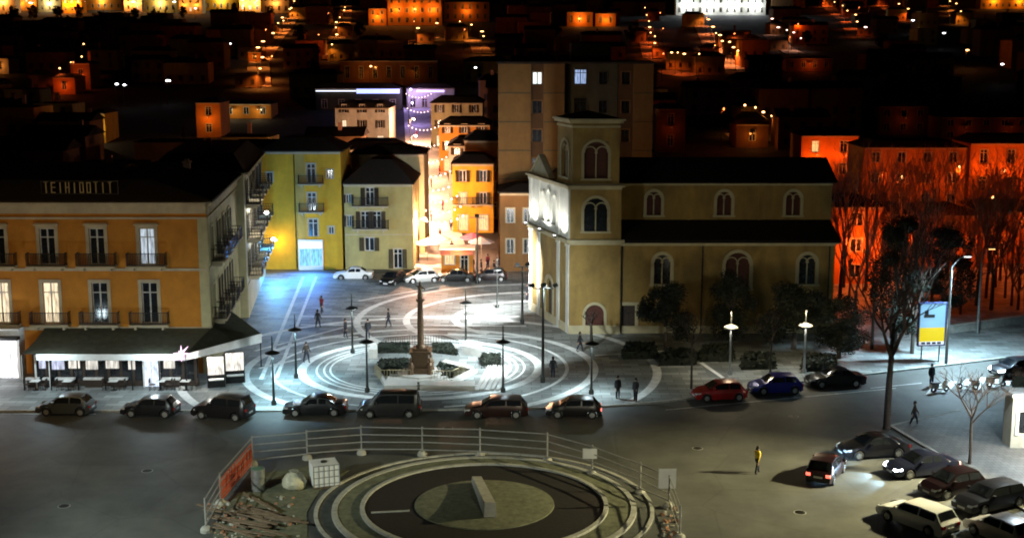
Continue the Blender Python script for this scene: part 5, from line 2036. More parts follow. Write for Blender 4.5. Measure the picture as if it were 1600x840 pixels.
person(1455, 602, 'person in a dark coat standing at the crossing below the billboard', 'stand', None, None, .4, 0)
person(965, 622, 'left one of two dark clothed people waiting at the kerb right of the black hatchback', 'stand', None, None, .5)
person(993, 626, 'right one of two dark clothed people waiting at the kerb, turned to the other', 'reach', None, None, -.6)
person(906, 549, 'person in dark clothes beside the corner of the bell tower', 'walk', None, None, 1.4)
person(864, 590, 'slim person in dark clothes just right of the tall floodlight mast', 'stand', None, None, 3.0)
person(607, 511, 'person in a dark coat walking alone on the pale paving left of the column', 'walk', None, None, -1.4, scale=1.02)
person(540, 527, 'person in dark clothes walking left of the slim lamp post behind the hedge', 'step', None, None, 1.3)
person(575, 528, 'person in dark clothes standing between the slim lamp post and the lone walker', 'stand', None, None, .2)
person(479, 566, 'person in a dark brown coat on the white ring right of the bluish lamp post', 'walk', M_brcloth, None, .8)
person(497, 512, 'nearer person of a pair strolling down the blue lit lane', 'step', None, None, 2.6)
person(503, 489, 'farther person of a pair strolling down the blue lit lane', 'walk', M_rdcloth, None, 2.6)
person(823, 469, 'person in black standing by the church door on the brightest paving', 'stand', None, None, 1.5)
person(846, 478, 'person in black walking close along the church front', 'walk', None, None, 1.9)
for k, (px, py, jk) in enumerate(((738, 424, None), (752, 428, M_brcloth), (781, 424, None), (762, 419, M_rdcloth), (772, 430, None))):
    person(px, py, ('black clothed person left of', 'brown clothed person beside', 'black clothed person right of', 'red coated person behind', 'black clothed person in front of')[k] + ' the car right of the kiosk', ('walk', 'stand', 'step', 'stand', 'walk')[k], jk, None, k * 1.3, PZ if py > 430 else 0.0)

# ================================================================== TREES
def bare_mesh(seed, h_, spread, depth, fork, twigs=True, r0=.2):
    rr = random.Random(seed)
    T, C = MB(), MB()
    def grow(p, d, L_, r, lv):
        n = 3 if lv == 0 else 2
        q = p
        for k in range(n):
            q2 = q + d * (L_ / n)
            ra, rb = r * (1 - .3 * k / n), r * (1 - .3 * (k + 1) / n)
            (T if lv == 0 else C).tube(q, q2, ra, rb, 7 if lv == 0 else (5 if lv < 3 else 3), caps=False)
            q = q2
            d = (d + Vector((rr.uniform(-1, 1), rr.uniform(-1, 1), rr.uniform(-.3, .6))) * (.05 if lv == 0 else .14)).normalized()
        if lv >= depth:
            return
        nb = rr.choice((3, 4)) if lv < 2 else rr.choice((2, 3, 3))
        a0 = rr.uniform(0, 6.28)
        for k in range(nb):
            a = a0 + 6.283 * k / nb + rr.uniform(-.4, .4)
            tilt = rr.uniform(.35, .85) * spread
            side = Vector((math.cos(a), math.sin(a), 0))
            nd = (d * math.cos(tilt) + side * math.sin(tilt) + Vector((0, 0, .12))).normalized()
            back = rr.uniform(0, .35) if k else 0
            grow(q - d * L_ * back * (.5 if lv == 0 else .8), nd, L_ * rr.uniform(.55, .8) if lv else (h_ - fork) * rr.uniform(.32, .42), r * .58, lv + 1)
    grow(Vector((0, 0, -.1)), Vector((0, 0, 1)), fork, r0, 0)
    return T.mesh('trunk', M_bark, 60), C.mesh('crown', M_twig if seed < 50 else M_lit_twig)
def bare_tree(key, x, y, z, label, args, rz=0, sc_=1.0, group=None):
    tm, cm = cached(('bare',) + key, lambda: bare_mesh(*args))
    t = thing('bare_tree', label, 'tree', (x, y, z), rz, group)
    t.scale = (sc_,) * 3
    put('trunk', tm, t)
    put('crown', cm, t)
    return t
def leafy_mesh(seed, h_, rad, base, n, size):
    rr = random.Random(seed)
    T, C = MB(), MB()
    T.tube((0, 0, -.1), (0, 0, base + .5), .2, .14, 8)
    clumps = []
    for k in range(26):
        a, u = rr.uniform(0, 6.28), rr.random()
        z = base + (h_ - base) * rr.uniform(.05, .95)
        f = (z - base) / (h_ - base)
        rmax = rad * math.sin(math.pi * min(.97, .14 + .8 * f)) ** .7
        r_ = rmax * math.sqrt(rr.uniform(.1, 1)) * .8
        c = Vector((r_ * math.cos(a), r_ * math.sin(a), z))
        clumps.append((c, rad * rr.uniform(.24, .42)))
        T.tube((0, 0, max(.5, base + .3 + (z - base) * .4)), c, .06, .02, 4)
    for k in range(n):
        c, r_ = rr.choice(clumps)
        v = Vector((rr.gauss(0, 1), rr.gauss(0, 1), rr.gauss(0, .8))).normalized() * r_ * rr.uniform(.55, 1.08)
        p = c + v
        t = Vector((rr.uniform(-1, 1), rr.uniform(-1, 1), rr.uniform(-.6, .6))).normalized() * size
        u = t.cross(v).normalized() * size * .55
        C.add([p - t, p + u, p + t, p - u], [(0, 1, 2, 3)])
    return T.mesh('trunk', M_bark, 60), C.mesh('crown', M_leaf)
def leafy_tree(key, x, y, z, label, args, rz=0, sc_=(1, 1, 1), group=None):
    tm, cm = cached(('leafy', key), lambda: leafy_mesh(*args))
    t = thing('evergreen_tree', label, 'tree', (x, y, z), rz, group)
    t.scale = sc_
    put('trunk', tm, t)
    put('crown', cm, t)
    return t
p = G(1385, 670)
bare_tree(('big',), p.x, p.y, 0, 'tall bare tree with a dark trunk at the head of the parked row', (5, 13.0, .8, 5, 5.2, True, .27))
p = G(1515, 724, PZ)
bare_tree(('small',), p.x, p.y, PZ, 'small bare tree in the pavement left of the kiosk', (8, 6.6, 1.0, 5, 3.1, True, .11))
p = G(1080, 607, PZ)
bare_tree(('young',), p.x, p.y, PZ, 'slender bare tree behind the red car', (12, 7.0, .8, 4, 3.6, True, .1))
p = G(1203, 597, PZ)
bare_tree(('young',), p.x, p.y, PZ, 'slender bare tree behind the blue car', (12, 7.0, .8, 4, 3.6, True, .1), 2.0, .95)
p = G(924, 541, PZ)
bare_tree(('pollard',), p.x, p.y, PZ, 'small pollarded tree before the arched tower door', (21, 4.2, 1.1, 3, 2.2, True, .16))
for k, (px, py, lb, s) in enumerate(((1040, 545, 'dark round evergreen before the left aisle window', (1, 1, 1)), (1142, 540, 'dark evergreen before the large middle aisle window', (.85, .85, 1.12)),
                                     (1240, 545, 'broad dark evergreen before the right end of the church', (1.4, 1.1, 1.0)), (1310, 560, 'dark evergreen beside the rear corner of the church', (1.05, 1, .9)))):
    p = G(px, py, PZ)
    leafy_tree('round%d' % (k % 2), p.x, p.y, PZ, lb, (31 + k % 2, 5.6, 2.5, 1.0, 11000, .1), k * 1.7, s)
p = G(1398, 548, PZ)
leafy_tree('tall', p.x, p.y, PZ, 'tall dark evergreen behind the big bare tree', (44, 12.0, 2.7, 1.6, 8000, .13))
p = G(1475, 528, PZ)
leafy_tree('tall', p.x + 2, p.y + 6, PZ, 'tall dark evergreen behind the billboard', (44, 12.0, 2.7, 1.6, 8000, .13), 2.0, (1.1, 1.1, .78))
for k, (px, py, sc_) in enumerate(((1362, 545, 1.0), (1425, 552, 1.1), (1440, 530, 1.15))):
    p = G(px, py, PZ)
    bare_tree(('dense',), p.x, p.y, PZ, ('left', 'middle', 'right')[k] + ' of three dark bare trees around the tall dark evergreen', (33, 10.5, .7, 5, 3.2, True, .16), k * 2.0, sc_)
# low dark shrubs at the foot of the church
for k, (px, py) in enumerate(((1000, 556), (1060, 566), (1120, 560), (1185, 572), (1280, 575))):
    leafbox('shrub', 'low dark shrub, number %s along the bed by the church' % ('one', 'two', 'three', 'four', 'five')[k] if False else ('leftmost', 'second from left', 'middle', 'second from right', 'rightmost')[k] + ' of the low dark shrub beds along the church',
            [(px - 30, py + 6), (px + 28, py + 5), (px + 24, py - 8), (px - 22, py - 9)], .8, 500, M_leaf, .2)
rt = random.Random(3)
wood = 'bare trees of the orange lit grove behind the church'
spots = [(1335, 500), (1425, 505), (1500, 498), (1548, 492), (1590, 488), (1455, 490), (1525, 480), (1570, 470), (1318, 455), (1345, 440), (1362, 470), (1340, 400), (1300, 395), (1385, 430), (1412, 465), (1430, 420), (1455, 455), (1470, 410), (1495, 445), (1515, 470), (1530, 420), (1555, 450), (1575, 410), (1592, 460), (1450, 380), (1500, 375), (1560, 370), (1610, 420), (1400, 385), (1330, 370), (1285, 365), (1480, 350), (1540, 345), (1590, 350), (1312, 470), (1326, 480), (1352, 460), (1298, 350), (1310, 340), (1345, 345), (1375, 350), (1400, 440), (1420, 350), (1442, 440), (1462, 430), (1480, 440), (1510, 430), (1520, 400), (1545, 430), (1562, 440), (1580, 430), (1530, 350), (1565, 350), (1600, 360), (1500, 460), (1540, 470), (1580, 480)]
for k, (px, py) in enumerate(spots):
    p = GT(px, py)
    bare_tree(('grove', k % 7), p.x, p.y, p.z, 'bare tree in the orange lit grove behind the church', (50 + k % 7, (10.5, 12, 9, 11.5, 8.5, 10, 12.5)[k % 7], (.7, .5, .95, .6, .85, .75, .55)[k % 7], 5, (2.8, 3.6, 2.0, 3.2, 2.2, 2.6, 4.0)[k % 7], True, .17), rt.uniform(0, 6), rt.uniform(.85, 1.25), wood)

ORD_S = ['first', 'second', 'third', 'fourth', 'fifth', 'sixth', 'seventh', 'eighth', 'ninth', 'tenth', 'eleventh', 'twelfth']
# ================================================================== THE LIT SHOPPING STREET
def town_lamp(x, y, z, label, power, color, lens, h_=6.0, group=None, arm=.7, head=.16, cone=None):
    t = thing('street_lamp', label, 'street lamp', (x, y, z), 0, group)
    def pole():
        mb = MB()
        mb.tube((0, 0, -.2), (0, 0, h_), .09, .06, 6)
        mb.tube((0, 0, h_ - .05), (arm, 0, h_ + .3), .05, .04, 5)
        return mb.mesh('pole', M_post)
    def lens_():
        mb = MB()
        mb.lathe([(.05, h_ + .3), (head, h_ + .22), (head * 1.25, h_ + .08), (head, h_ - .06), (.03, h_ - .12)], 8, arm, 0)
        return mb.mesh('lamp_head', lens)
    put('pole', cached(('tpole', h_, arm), pole), t)
    put('lamp_head', cached(('thead', h_, arm, head, lens.name), lens_), t)
    lamp('bulb', t, (arm, 0, h_ - .45), power, color, .2, cone, (arm, 0, 0) if cone else None, .8)
    return t
def street_x(y):
    pts = [(146, -8.2), (165, -9.6), (205, -13.1), (290, -20.6), (345, -25.5)]
    for (a, xa), (b, xb) in zip(pts[:-1], pts[1:]):
        if y <= b:
            return lerp(xa, xb, (y - a) / (b - a))
    return -25.5
mb = MB()
yy = [150, 158, 165, 172, 180, 190, 205, 220, 240, 265, 290, 320, 345]
vs = []
for y in yy:
    vs += [(street_x(y) - 3.6, y, terrain(y) + .06), (street_x(y) + 3.6, y, terrain(y) + .06)]
mb.add(vs, [(2 * i, 2 * i + 1, 2 * i + 3, 2 * i + 2) for i in range(len(yy) - 1)])
tag(mb.build('shopping_street', mat('pale_street_stone', (.42, .40, .37), .7, 0, .3, .6), smooth=60), kind='structure')
PINK = (1.0, .50, .28)
for k, y in enumerate((155, 163, 172, 182, 193, 206, 222, 242, 266, 294, 322)):
    far = y > 280
    town_lamp(street_x(y) - 2.6, y, terrain(y), ('glowing pink white lamp in the shopping street, between its tall houses' if not far else 'glowing violet lamp at the far end of the shopping street'),
              11000 if not far else 1700, PINK if not far else (.50, .36, 1.0), M_lamp_pink if not far else glow('lamp_violet', (.7, .6, 1.0), 7), 5.2, 'lamps of the shopping street', .8, .22)
mp_ = G(746, 443, PZ)
flood_mast(mp_.x, mp_.y, 'pale mast at the mouth of the shopping street, with added floodlight brightening the tower block', 7.5, [(7, YT, 17)], 3600, (1.0, .52, .17), PZ, 80)  # floodlight added to the mast to brighten the tower block
# houses of the street
def street_house(label, x0, x1, y, dep, h_, m, nrow, ncol, lit, z0=None, shut=True, bal=False):
    z0 = terrain(y) if z0 is None else z0
    wv = x1 - x0
    ops = []
    for r in range(nrow):
        for c in range(ncol):
            ops.append((wv * (c + .5) / ncol, .9 + 3.1 * r if r else .25, .95 if r else 1.3, 1.6 if r else 2.2))
    lm = {i: lit[i % len(lit)] for i in range(len(ops)) if lit and (i < ncol or ((i * 7 + int(x0)) % 3 == 0 and i < ncol * 2))}
    return plain_house('street_house', label, x0, x1, y, dep, h_, m, ops, 1.2, 2.6, 'house', shut, [i for i in range(ncol, 2 * ncol)] if bal else (), lm, None, z0)
street_house('bright yellow house facing down the shopping street, with a small balcony', -8.3, -2.6, 178, 9, 9.6, M_yellow, 3, 2, [M_lit_yel], bal=True)
street_house('narrow brown house on the right of the shopping street', -7.0, -1.5, 188.5, 9, 11.6, M_brown, 3, 2, [])
street_house('narrow orange house on the left corner of the shopping street', -19.5, -12.6, 162.5, 9, 8.6, M_ochre, 3, 3, [M_lit_yel])
street_house('pale house on the left of the shopping street, second from its mouth', -23, -15.2, 174, 10, 8.4, M_pale, 3, 3, [M_lit_warm])
street_house('cream house on the left of the shopping street, third from its mouth', -27, -17.4, 198, 12, 9, M_cream, 3, 3, [M_lit_warm])
street_house('pale house on the right of the shopping street, with its lit gable', -10.2, -2, 206, 12, 8.5, M_pale, 3, 3, [M_lit_yel])
street_house('ochre house on the right of the shopping street farther up', -13.2, -4, 232, 12, 8.5, M_ochre, 3, 3, [M_lit_yel])
street_house('cream house on the right of the shopping street near its top', -16.5, -6, 262, 14, 9, M_cream, 3, 3, [M_lit_warm])
street_house('pale house on the left of the shopping street near its top', -36, -25, 262, 14, 8, M_pale, 3, 3, [M_lit_warm])
# the closing building with the blue neon line
p = GT(562, 172)
nx0, nx1 = p.x - 11, p.x + 10.5
nb_, nF, nr = street_house('dark house with a blue white neon line at the top of the shopping street', nx0, nx1, p.y, 10, 5.2, M_grey_panel, 1, 5, [], shut=False)
mb = MB()
mb.box(-10.6, -.5, -.5, -.38, 4.5, 4.75)
mb.build('neon_tube', glow('lit_neon_white', (.75, .8, 1.0), 2.2), nb_)
MB().box(-.4, 10.4, -.52, -.38, 4.0, 5.1).build('neon_panel', glow('lit_neon_blue', (.35, .42, 1.0), 2.2), nb_)
p = GT(676, 170)
vb_, vF, vr = street_house('low house with a violet lit front right of the top of the shopping street', p.x - 6.5, p.x + 5.5, p.y, 8, 5.0, M_pale, 1, 4, [], shut=False)
MB().box(-3.5, 3.5, -.45, -.33, 4.1, 4.6).build('neon_panel', glow('lit_neon_violet', (.62, .42, 1.0), 2.2), vb_)
lamp('shop_light', vb_, (-1, -2.5, 3.0), 130, (.5, .3, 1.0), .3)
for k, y in enumerate((158, 167, 177, 188, 201, 216, 234, 256, 284, 312)):
    g = thing('light_garland', 'garland of pinkish bulbs hung across the shopping street', 'lights', (street_x(y), y, terrain(y) + 5.4), 0, 'garlands across the shopping street')
    def cab():
        mb = MB()
        for j in range(12):
            a, b = -3.4 + 6.8 * j / 12, -3.4 + 6.8 * (j + 1) / 12
            mb.bar((a, 0, .10 * a * a - .9), (b, 0, .10 * b * b - .9), .04, .04)
        return mb.mesh('cable', M_iron)
    put('cable', cached('cable', cab), g)
    def bulb():
        return MB().lathe([(.03, 0), (.08, -.06), (.1, -.14), (.07, -.22), (.02, -.25)], 8).mesh('bulb', glow('garland_bulb', (1.0, .70, .62), 5))
    for j in range(9):
        a = -3.0 + 6.0 * j / 8
        put('bulb', cached('gbulb', bulb), g, (a, 0, .10 * a * a - .9 - .02))
for k, y in enumerate((160, 166, 171, 179, 186, 195, 204, 216, 228, 243, 258, 275)):
    x = street_x(y) + (1.6, -1.2, .4, 2.2, -.4)[k % 5]
    q = person(800, 400, ORD_S[k] + ' of the people strolling up the shopping street, counted from its mouth', ('walk', 'stand', 'step')[k % 3], (None, M_brcloth, M_rdcloth)[k % 3], None, k * 2.1, 0, 1.0, 'people strolling up the shopping street')
    q.location = (x, y, terrain(y) + .06)
# kiosk at the street mouth, awnings
p = G(714, 427, 0)
t = thing('orange_kiosk', 'orange lit kiosk with an awning at the mouth of the shopping street', 'kiosk', (p.x, p.y + .5, 0))
Fk = Face((-1.85, 0), (1.85, 0))
mb = MB()
wall_grid(mb, Fk, 0, 2.7, [(1.0, .9, 1.2, 1.2), (2.7, 0.05, .9, 2.0)])
for a, b in (((1.85, 0), (1.85, 2.4)), ((1.85, 2.4), (-1.85, 2.4)), ((-1.85, 2.4), (-1.85, 0))):
    wall_grid(mb, Face(a, b), 0, 2.7, [])
mb.build('wall', M_ochre, t)
window(t, Fk, 1.0, .9, 1.2, 1.2, M_lit_yel, t=.1)
dd = window(t, Fk, 2.7, .05, .9, 2.0, None, t=.1)
dd.name = 'door'
MB().box(-2.1, 2.1, -.3, 2.6, 2.7, 2.9).build('roof', M_canvas, t)
mb = MB()
mb.add([(-1.9, -.02, 2.65), (1.9, -.02, 2.65), (1.9, -1.0, 2.25), (-1.9, -1.0, 2.25)], [(0, 1, 2, 3), (3, 2, 1, 0)])
mb.build('awning', mat('pink_canvas', (.6, .25, .25), .8, 0, .1, 3), t)
lamp('kiosk_light', t, (0, -1.6, 3.2), 700, (1.0, .5, .14), .2)
for k, (px, py, c) in enumerate(((738, 398, (.65, .2, .3)), (686, 400, (.6, .45, .4)), (668, 408, (.7, .7, .7)), (752, 405, (.7, .68, .65)))):
    p = G(px, py, 0)
    u = thing('market_umbrella', ('pink market umbrella right of the kiosk roof', 'beige market umbrella left of the kiosk', 'white market umbrella at the street mouth beside the cream house', 'white market umbrella at the end of the brown house')[k], 'umbrella', (p.x, p.y, terrain(p.y)))
    MB().tube((0, 0, 0), (0, 0, 2.6), .04, .03).build('pole', M_steel, u)
    MB().lathe([(1.6, 2.1), (1.62, 2.25), (.9, 2.55), (.05, 2.85)], 8, closed=False).build('canopy', mat('umbrella_canvas_%d' % k, c, .8, 0, .1, 3), u)
    lamp('under_light', u, (.3, -.9, 1.9), 260, PINK, .1)

# ================================================================== THE TOWN ON THE HILLSIDE
def proj(x, y, z):
    q = Vector((x, y, z - CAM_H))
    zc = q.y * CT - q.z * ST
    yc = q.y * ST + q.z * CT
    return 800 + FPX * x / zc, 420 - FPX * yc / zc
KEEP = []        # things seen between the dark roofs: (px0, px1, top, base, y)
town_rnd = random.Random(21)
def lit_house(label, px0, px1, top, base, m, power, color, nrow=2, roof=1.0, nl=1, lit=None, lampz=.55, group=None, setback=4.0, dep=9, opens=True, extra=1.0):
    p0 = GT(px0, base)
    zc = p0.y * CT + (CAM_H - p0.z) * ST
    x0, x1 = (px0 - 800) / FPX * zc, (px1 - 800) / FPX * zc
    h_ = (base - top) * zc * CT / FPX * extra
    ncol = max(1, int((x1 - x0) / 3.6))
    fh = h_ / max(1, nrow)
    ops = []
    for r in range(nrow if opens else 0):
        for c in range(ncol):
            ops.append(((x1 - x0) * (c + .5) / ncol, r * fh + fh * .28, min(1.2, (x1 - x0) / ncol * .5), fh * .5))
    lm = {i: lit for i in range(len(ops)) if lit and town_rnd.random() < .45}
    b, F, rf = plain_house('town_house', label, x0, x1, p0.y, dep, h_, m, ops, roof, 2.5, 'house', False, (), lm, None, p0.z, group, .3)
    for k in range(nl):
        u = (k + .5) / nl
        xx = (u - .5) * (x1 - x0)
        def br():
            mb = MB()
            mb.bar((0, 0, 0), (0, -1.2, .3), .06, .06)
            mb.box(-.22, .22, -1.6, -1.15, .25, .4)
            return mb.mesh('wall_lamp', M_post)
        wl = put('wall_lamp', cached('wall_lamp', br), b, (xx, 0, h_ * lampz))
        li = lamp('bulb', wl, (0, -setback * .5, .1), power * .6, color, .2)
    KEEP.append((px0, px1, top, base, p0.y))
    return b
H_ = 'houses with orange lit fronts along the upper avenue'
lh = lit_house
ORD_ = ['first', 'second', 'third', 'fourth', 'fifth', 'sixth', 'seventh', 'eighth', 'ninth', 'tenth', 'eleventh']
WALLS = [M_pale, M_cream, M_ochre, M_dull_yellow, M_yellow]
for k, (a, b, t_, c) in enumerate(((-12, 24, -12, SOD), (26, 58, -6, SOD), (60, 96, -10, WARM), (98, 128, -4, SOD), (130, 190, -12, WARM), (194, 222, -6, SOD), (226, 276, -10, WARM), (280, 316, -8, SOD), (320, 372, -14, WARM), (374, 408, -10, (1, .8, .6)), (410, 452, -8, SOD))):
    lh(ORD_[k] + ' from the left of the houses with lit fronts along the upper avenue', a, b, t_ + (k * 7) % 5, 22 - (k * 5 % 7), WALLS[(k * 3) % 5], (7500, 3600, 6000)[k % 3], c, 2, 1.0, 1 + k % 2, M_lit_warm if k % 2 else None, group=H_)
    KEEP[-1] = (a, b, t_, 11, KEEP[-1][4])
lh('house with an orange lit front left of the bright terrace on the hill', 576, 604, 14, 40, M_ochre, 3000, SOD, 2)
lh('bright orange lit house on the hill with rows of windows', 606, 690, -6, 40, M_ochre, 3300, SOD, 3, 1, 3)
lh('orange lit house at the right end of the hill terrace', 694, 764, 4, 34, M_ochre, 1500, SOD, 2, 1, 1)
lh('orange lit house alone on the dark hill above the tower block', 886, 926, 20, 42, M_ochre, 2600, SOD, 1, .6, 1)
lh('orange lit house with two bays on the dark hill, right of its neighbour', 930, 962, 22, 42, M_ochre, 2200, SOD, 1, .6, 1)
b = lh('brilliant white lit building high on the hill with a row of dark openings', 1056, 1196, -6, 24, M_church_white, 9000, (.9, .96, 1.0), 2, 1.0, 4)
lh('orange lit house at the top right corner on the hill', 1532, 1612, -8, 14, M_yellow, 3600, SOD, 2, 1.0, 2)
lh('bright orange lit gable between dark roofs on the left', 308, 346, 162, 216, M_ochre, 520, SOD, 2, 1.0, 1)
lh('long low house with an orange lit wall right of the orange gable', 346, 424, 164, 186, M_ochre, 330, WARM, 1, .8, 2)
lh('narrow yellow lit house front between dark roofs on the far left', 143, 166, 178, 224, M_yellow, 500, WARM, 2, .8, 1)
lh('small orange lit house among dark roofs on the left hillside', 84, 118, 122, 148, M_ochre, 480, RED, 1, 1.0, 1)
lh('reddish lit house wall above the small orange house on the left', 112, 142, 100, 140, M_brown, 420, RED, 1, .8, 1)
lh('faint brown house with a long roof line above the neon house', 532, 684, 96, 134, M_brown, 90, SOD, 1, .6, 2)
lh('small orange lit house below the left chain of street lamps', 388, 408, 82, 98, M_ochre, 500, SOD, 1, .6, 1)
lh('faint reddish house with a pyramid roof on the right', 1372, 1450, 168, 212, M_brown, 40, RED, 2, 7.0, 1, opens=True)
lh('faint reddish long house on the far right', 1470, 1610, 184, 222, M_brown, 38, RED, 2, 1.0, 2)
lh('red lit house wall low on the hill right of the tower block', 1228, 1300, 92, 112, M_brown, 300, RED, 1, .7, 1)
lh('faint red house right of the tower block', 1024, 1070, 172, 240, M_brown, 46, RED, 2, .9, 1)
lh('brown house with a red lit corner beyond the church roof', 1150, 1200, 196, 232, M_brown, 260, SOD, 1, .9, 1)
lh('orange lit house at the rear of the church, behind the bare trees', 1250, 1338, 214, 285, M_ochre, 1300, RED, 2, 1.2, 2, M_lit_yel)
lh('broad orange lit house behind the grove at the right edge', 1512, 1640, 226, 312, M_ochre, 1300, RED, 2, 1.2, 3)
lh('long dark red house behind the middle of the grove', 1345, 1505, 232, 330, M_ochre, 560, RED, 3, 1.0, 3)
lh('tall orange lit wall beside the rear corner of the church', 1296, 1374, 322, 446, M_ochre, 2200, RED, 3, .8, 2)
lh('pale lit house front at the left edge of the hill', -14, 14, 92, 116, M_pale, 420, SOD, 1, .8, 1)
lh('low red lit wall behind the bare trees, below the long dark red house', 1440, 1524, 338, 424, M_ochre, 620, RED, 2, .8, 2)
lh('red lit house at the far right behind the bare trees', 1534, 1640, 330, 412, M_ochre, 620, RED, 2, .8, 2)
lh('narrow reddish wall between the grove and the hill', 1376, 1432, 336, 410, M_brown, 420, RED, 2, .8, 1)
# lamps in the grove
for k, (px, py, pw_) in enumerate(((1335, 430, 380), (1440, 400, 260), (1540, 390, 330), (1590, 430, 240), (1400, 350, 240), (1490, 330, 280), (1560, 335, 300))):
    p = GT(px, py)
    town_lamp(p.x, p.y, p.z, 'orange glowing lamp among the bare trees of the grove', pw_ * 2.5, RED, M_lamp_sod, 6.5, 'lamps in the grove', .5, .14)
for px in (1368, 1388):
    p = GT(px, 372)
    town_lamp(p.x, p.y, p.z, ('left' if px < 1380 else 'right') + ' one of two white lamps shining through the grove', 60, COOL, M_lamp_white, 4.6, None, .3, .32)
# chains of street lamps climbing the hill
ORD = ['first', 'second', 'third', 'fourth', 'fifth', 'sixth', 'seventh', 'eighth', 'ninth', 'tenth', 'eleventh', 'twelfth']
def chain(label, pts, n, power, color, lens, head=.3, grp=None):
    rib = []
    for k in range(25):
        f = k / 24 * (len(pts) - 1)
        i = min(int(f), len(pts) - 2)
        p = GT(lerp(pts[i][0], pts[i + 1][0], f - i), lerp(pts[i][1], pts[i + 1][1], f - i) + 6)
        if not rib or (p - rib[-1]).length > 3:
            rib.append(p)
    vs = []
    for a, b in zip(rib, rib[1:] + [rib[-1] * 2 - rib[-2]]):
        d = (b - a)
        nr = Vector((d.y, -d.x, 0)).normalized() * 3.6
        for q in (a + nr, a - nr):
            vs.append((q.x, q.y, terrain(q.y) + .25))
    mb = MB()
    mb.add(vs, [(2 * i, 2 * i + 1, 2 * i + 3, 2 * i + 2) for i in range(len(rib) - 1)])
    tag(mb.build('hill_street', mat('worn_street', (.34, .26, .2), .8, 0, .5, .12), recalc=True), kind='structure')
    for k in range(n):
        f = k / max(1, n - 1) * (len(pts) - 1)
        i = min(int(f), len(pts) - 2)
        px = lerp(pts[i][0], pts[i + 1][0], f - i) + town_rnd.uniform(-4, 4)
        py = lerp(pts[i][1], pts[i + 1][1], f - i) + town_rnd.uniform(-2.5, 2.5)
        p = GT(px, py + 7)
        up = k if pts[0][1] > pts[-1][1] else n - 1 - k
        pre = ORD[up] + ' lowest '
        if town_rnd.random() < .3:
            power_k, hk = power * .9, .5
        else:
            power_k, hk = power * town_rnd.uniform(2.5, 8.0), town_rnd.uniform(.5, 1.35)
        town_lamp(p.x, p.y, p.z, pre + label, power_k, color, lens, town_rnd.uniform(5.5, 7.2), grp or label, .7, round(head * hk, 2), 138)
        if k % 3 == 1:
            OPEN.append((p, power))
        KEEP.append((px - 5, px + 5, py - 3, py + 6, p.y))
        if k % 3 == 0:
            side = town_rnd.choice((-1, 1))
            SMALL.append((p.x + side * town_rnd.uniform(3.5, 6), p.y + town_rnd.uniform(1.5, 4), p.z, town_rnd.randrange(3)))
SMALL, OPEN = [], []
ch = chain
ch('orange street lamp in the hill chain at upper left', [(404, 132), (404, 95), (432, 52), (446, 38), (462, 12)], 11, 900, SOD, M_lamp_sod, .42)
ch('orange street lamp in the chain above the neon house', [(519, 88), (526, 55), (538, 28), (541, 4)], 9, 900, SOD, M_lamp_sod, .42)
ch('red street lamp in the chain above the right end of the tower block', [(1008, 25), (1012, 60), (1020, 86)], 7, 700, RED, M_lamp_sod, .42)
ch('red orange street lamp in the chain below the white building', [(1096, 34), (1112, 66), (1130, 88), (1148, 104)], 9, 900, (1, .3, .1), M_lamp_sod, .5)
ch('pink street lamp in the short chain right of the white building', [(1205, 50), (1222, 68), (1244, 80)], 5, 500, (1, .5, .35), M_lamp_pink, .45)
ch('red orange street lamp in the long chain at upper right', [(1290, 2), (1305, 15), (1325, 30), (1335, 50)], 7, 800, RED, M_lamp_sod, .5)
ch('red street lamp in the chain near the top right corner', [(1375, 2), (1395, 14), (1412, 26)], 4, 600, RED, M_lamp_sod, .4)
ch('orange street lamp in the chain left of the top right house', [(1474, 2), (1490, 12), (1500, 32)], 4, 600, SOD, M_lamp_sod, .4)
ch('orange street lamp below the hill terrace', [(650, 60), (690, 50), (730, 54), (748, 66), (754, 78)], 6, 700, SOD, M_lamp_sod, .42)
ch('reddish street lamp in the low chain right of the tower block', [(1042, 106), (1056, 114), (1088, 110)], 4, 350, RED, M_lamp_sod, .35)
ch('orange street lamp in the chain beyond the church roof', [(1158, 206), (1178, 216), (1200, 220)], 4, 240, SOD, M_lamp_sod, .22)
ch('orange street lamp in the chain among dark roofs at left', [(94, 142), (122, 122), (126, 96)], 4, 300, RED, M_lamp_sod, .25)
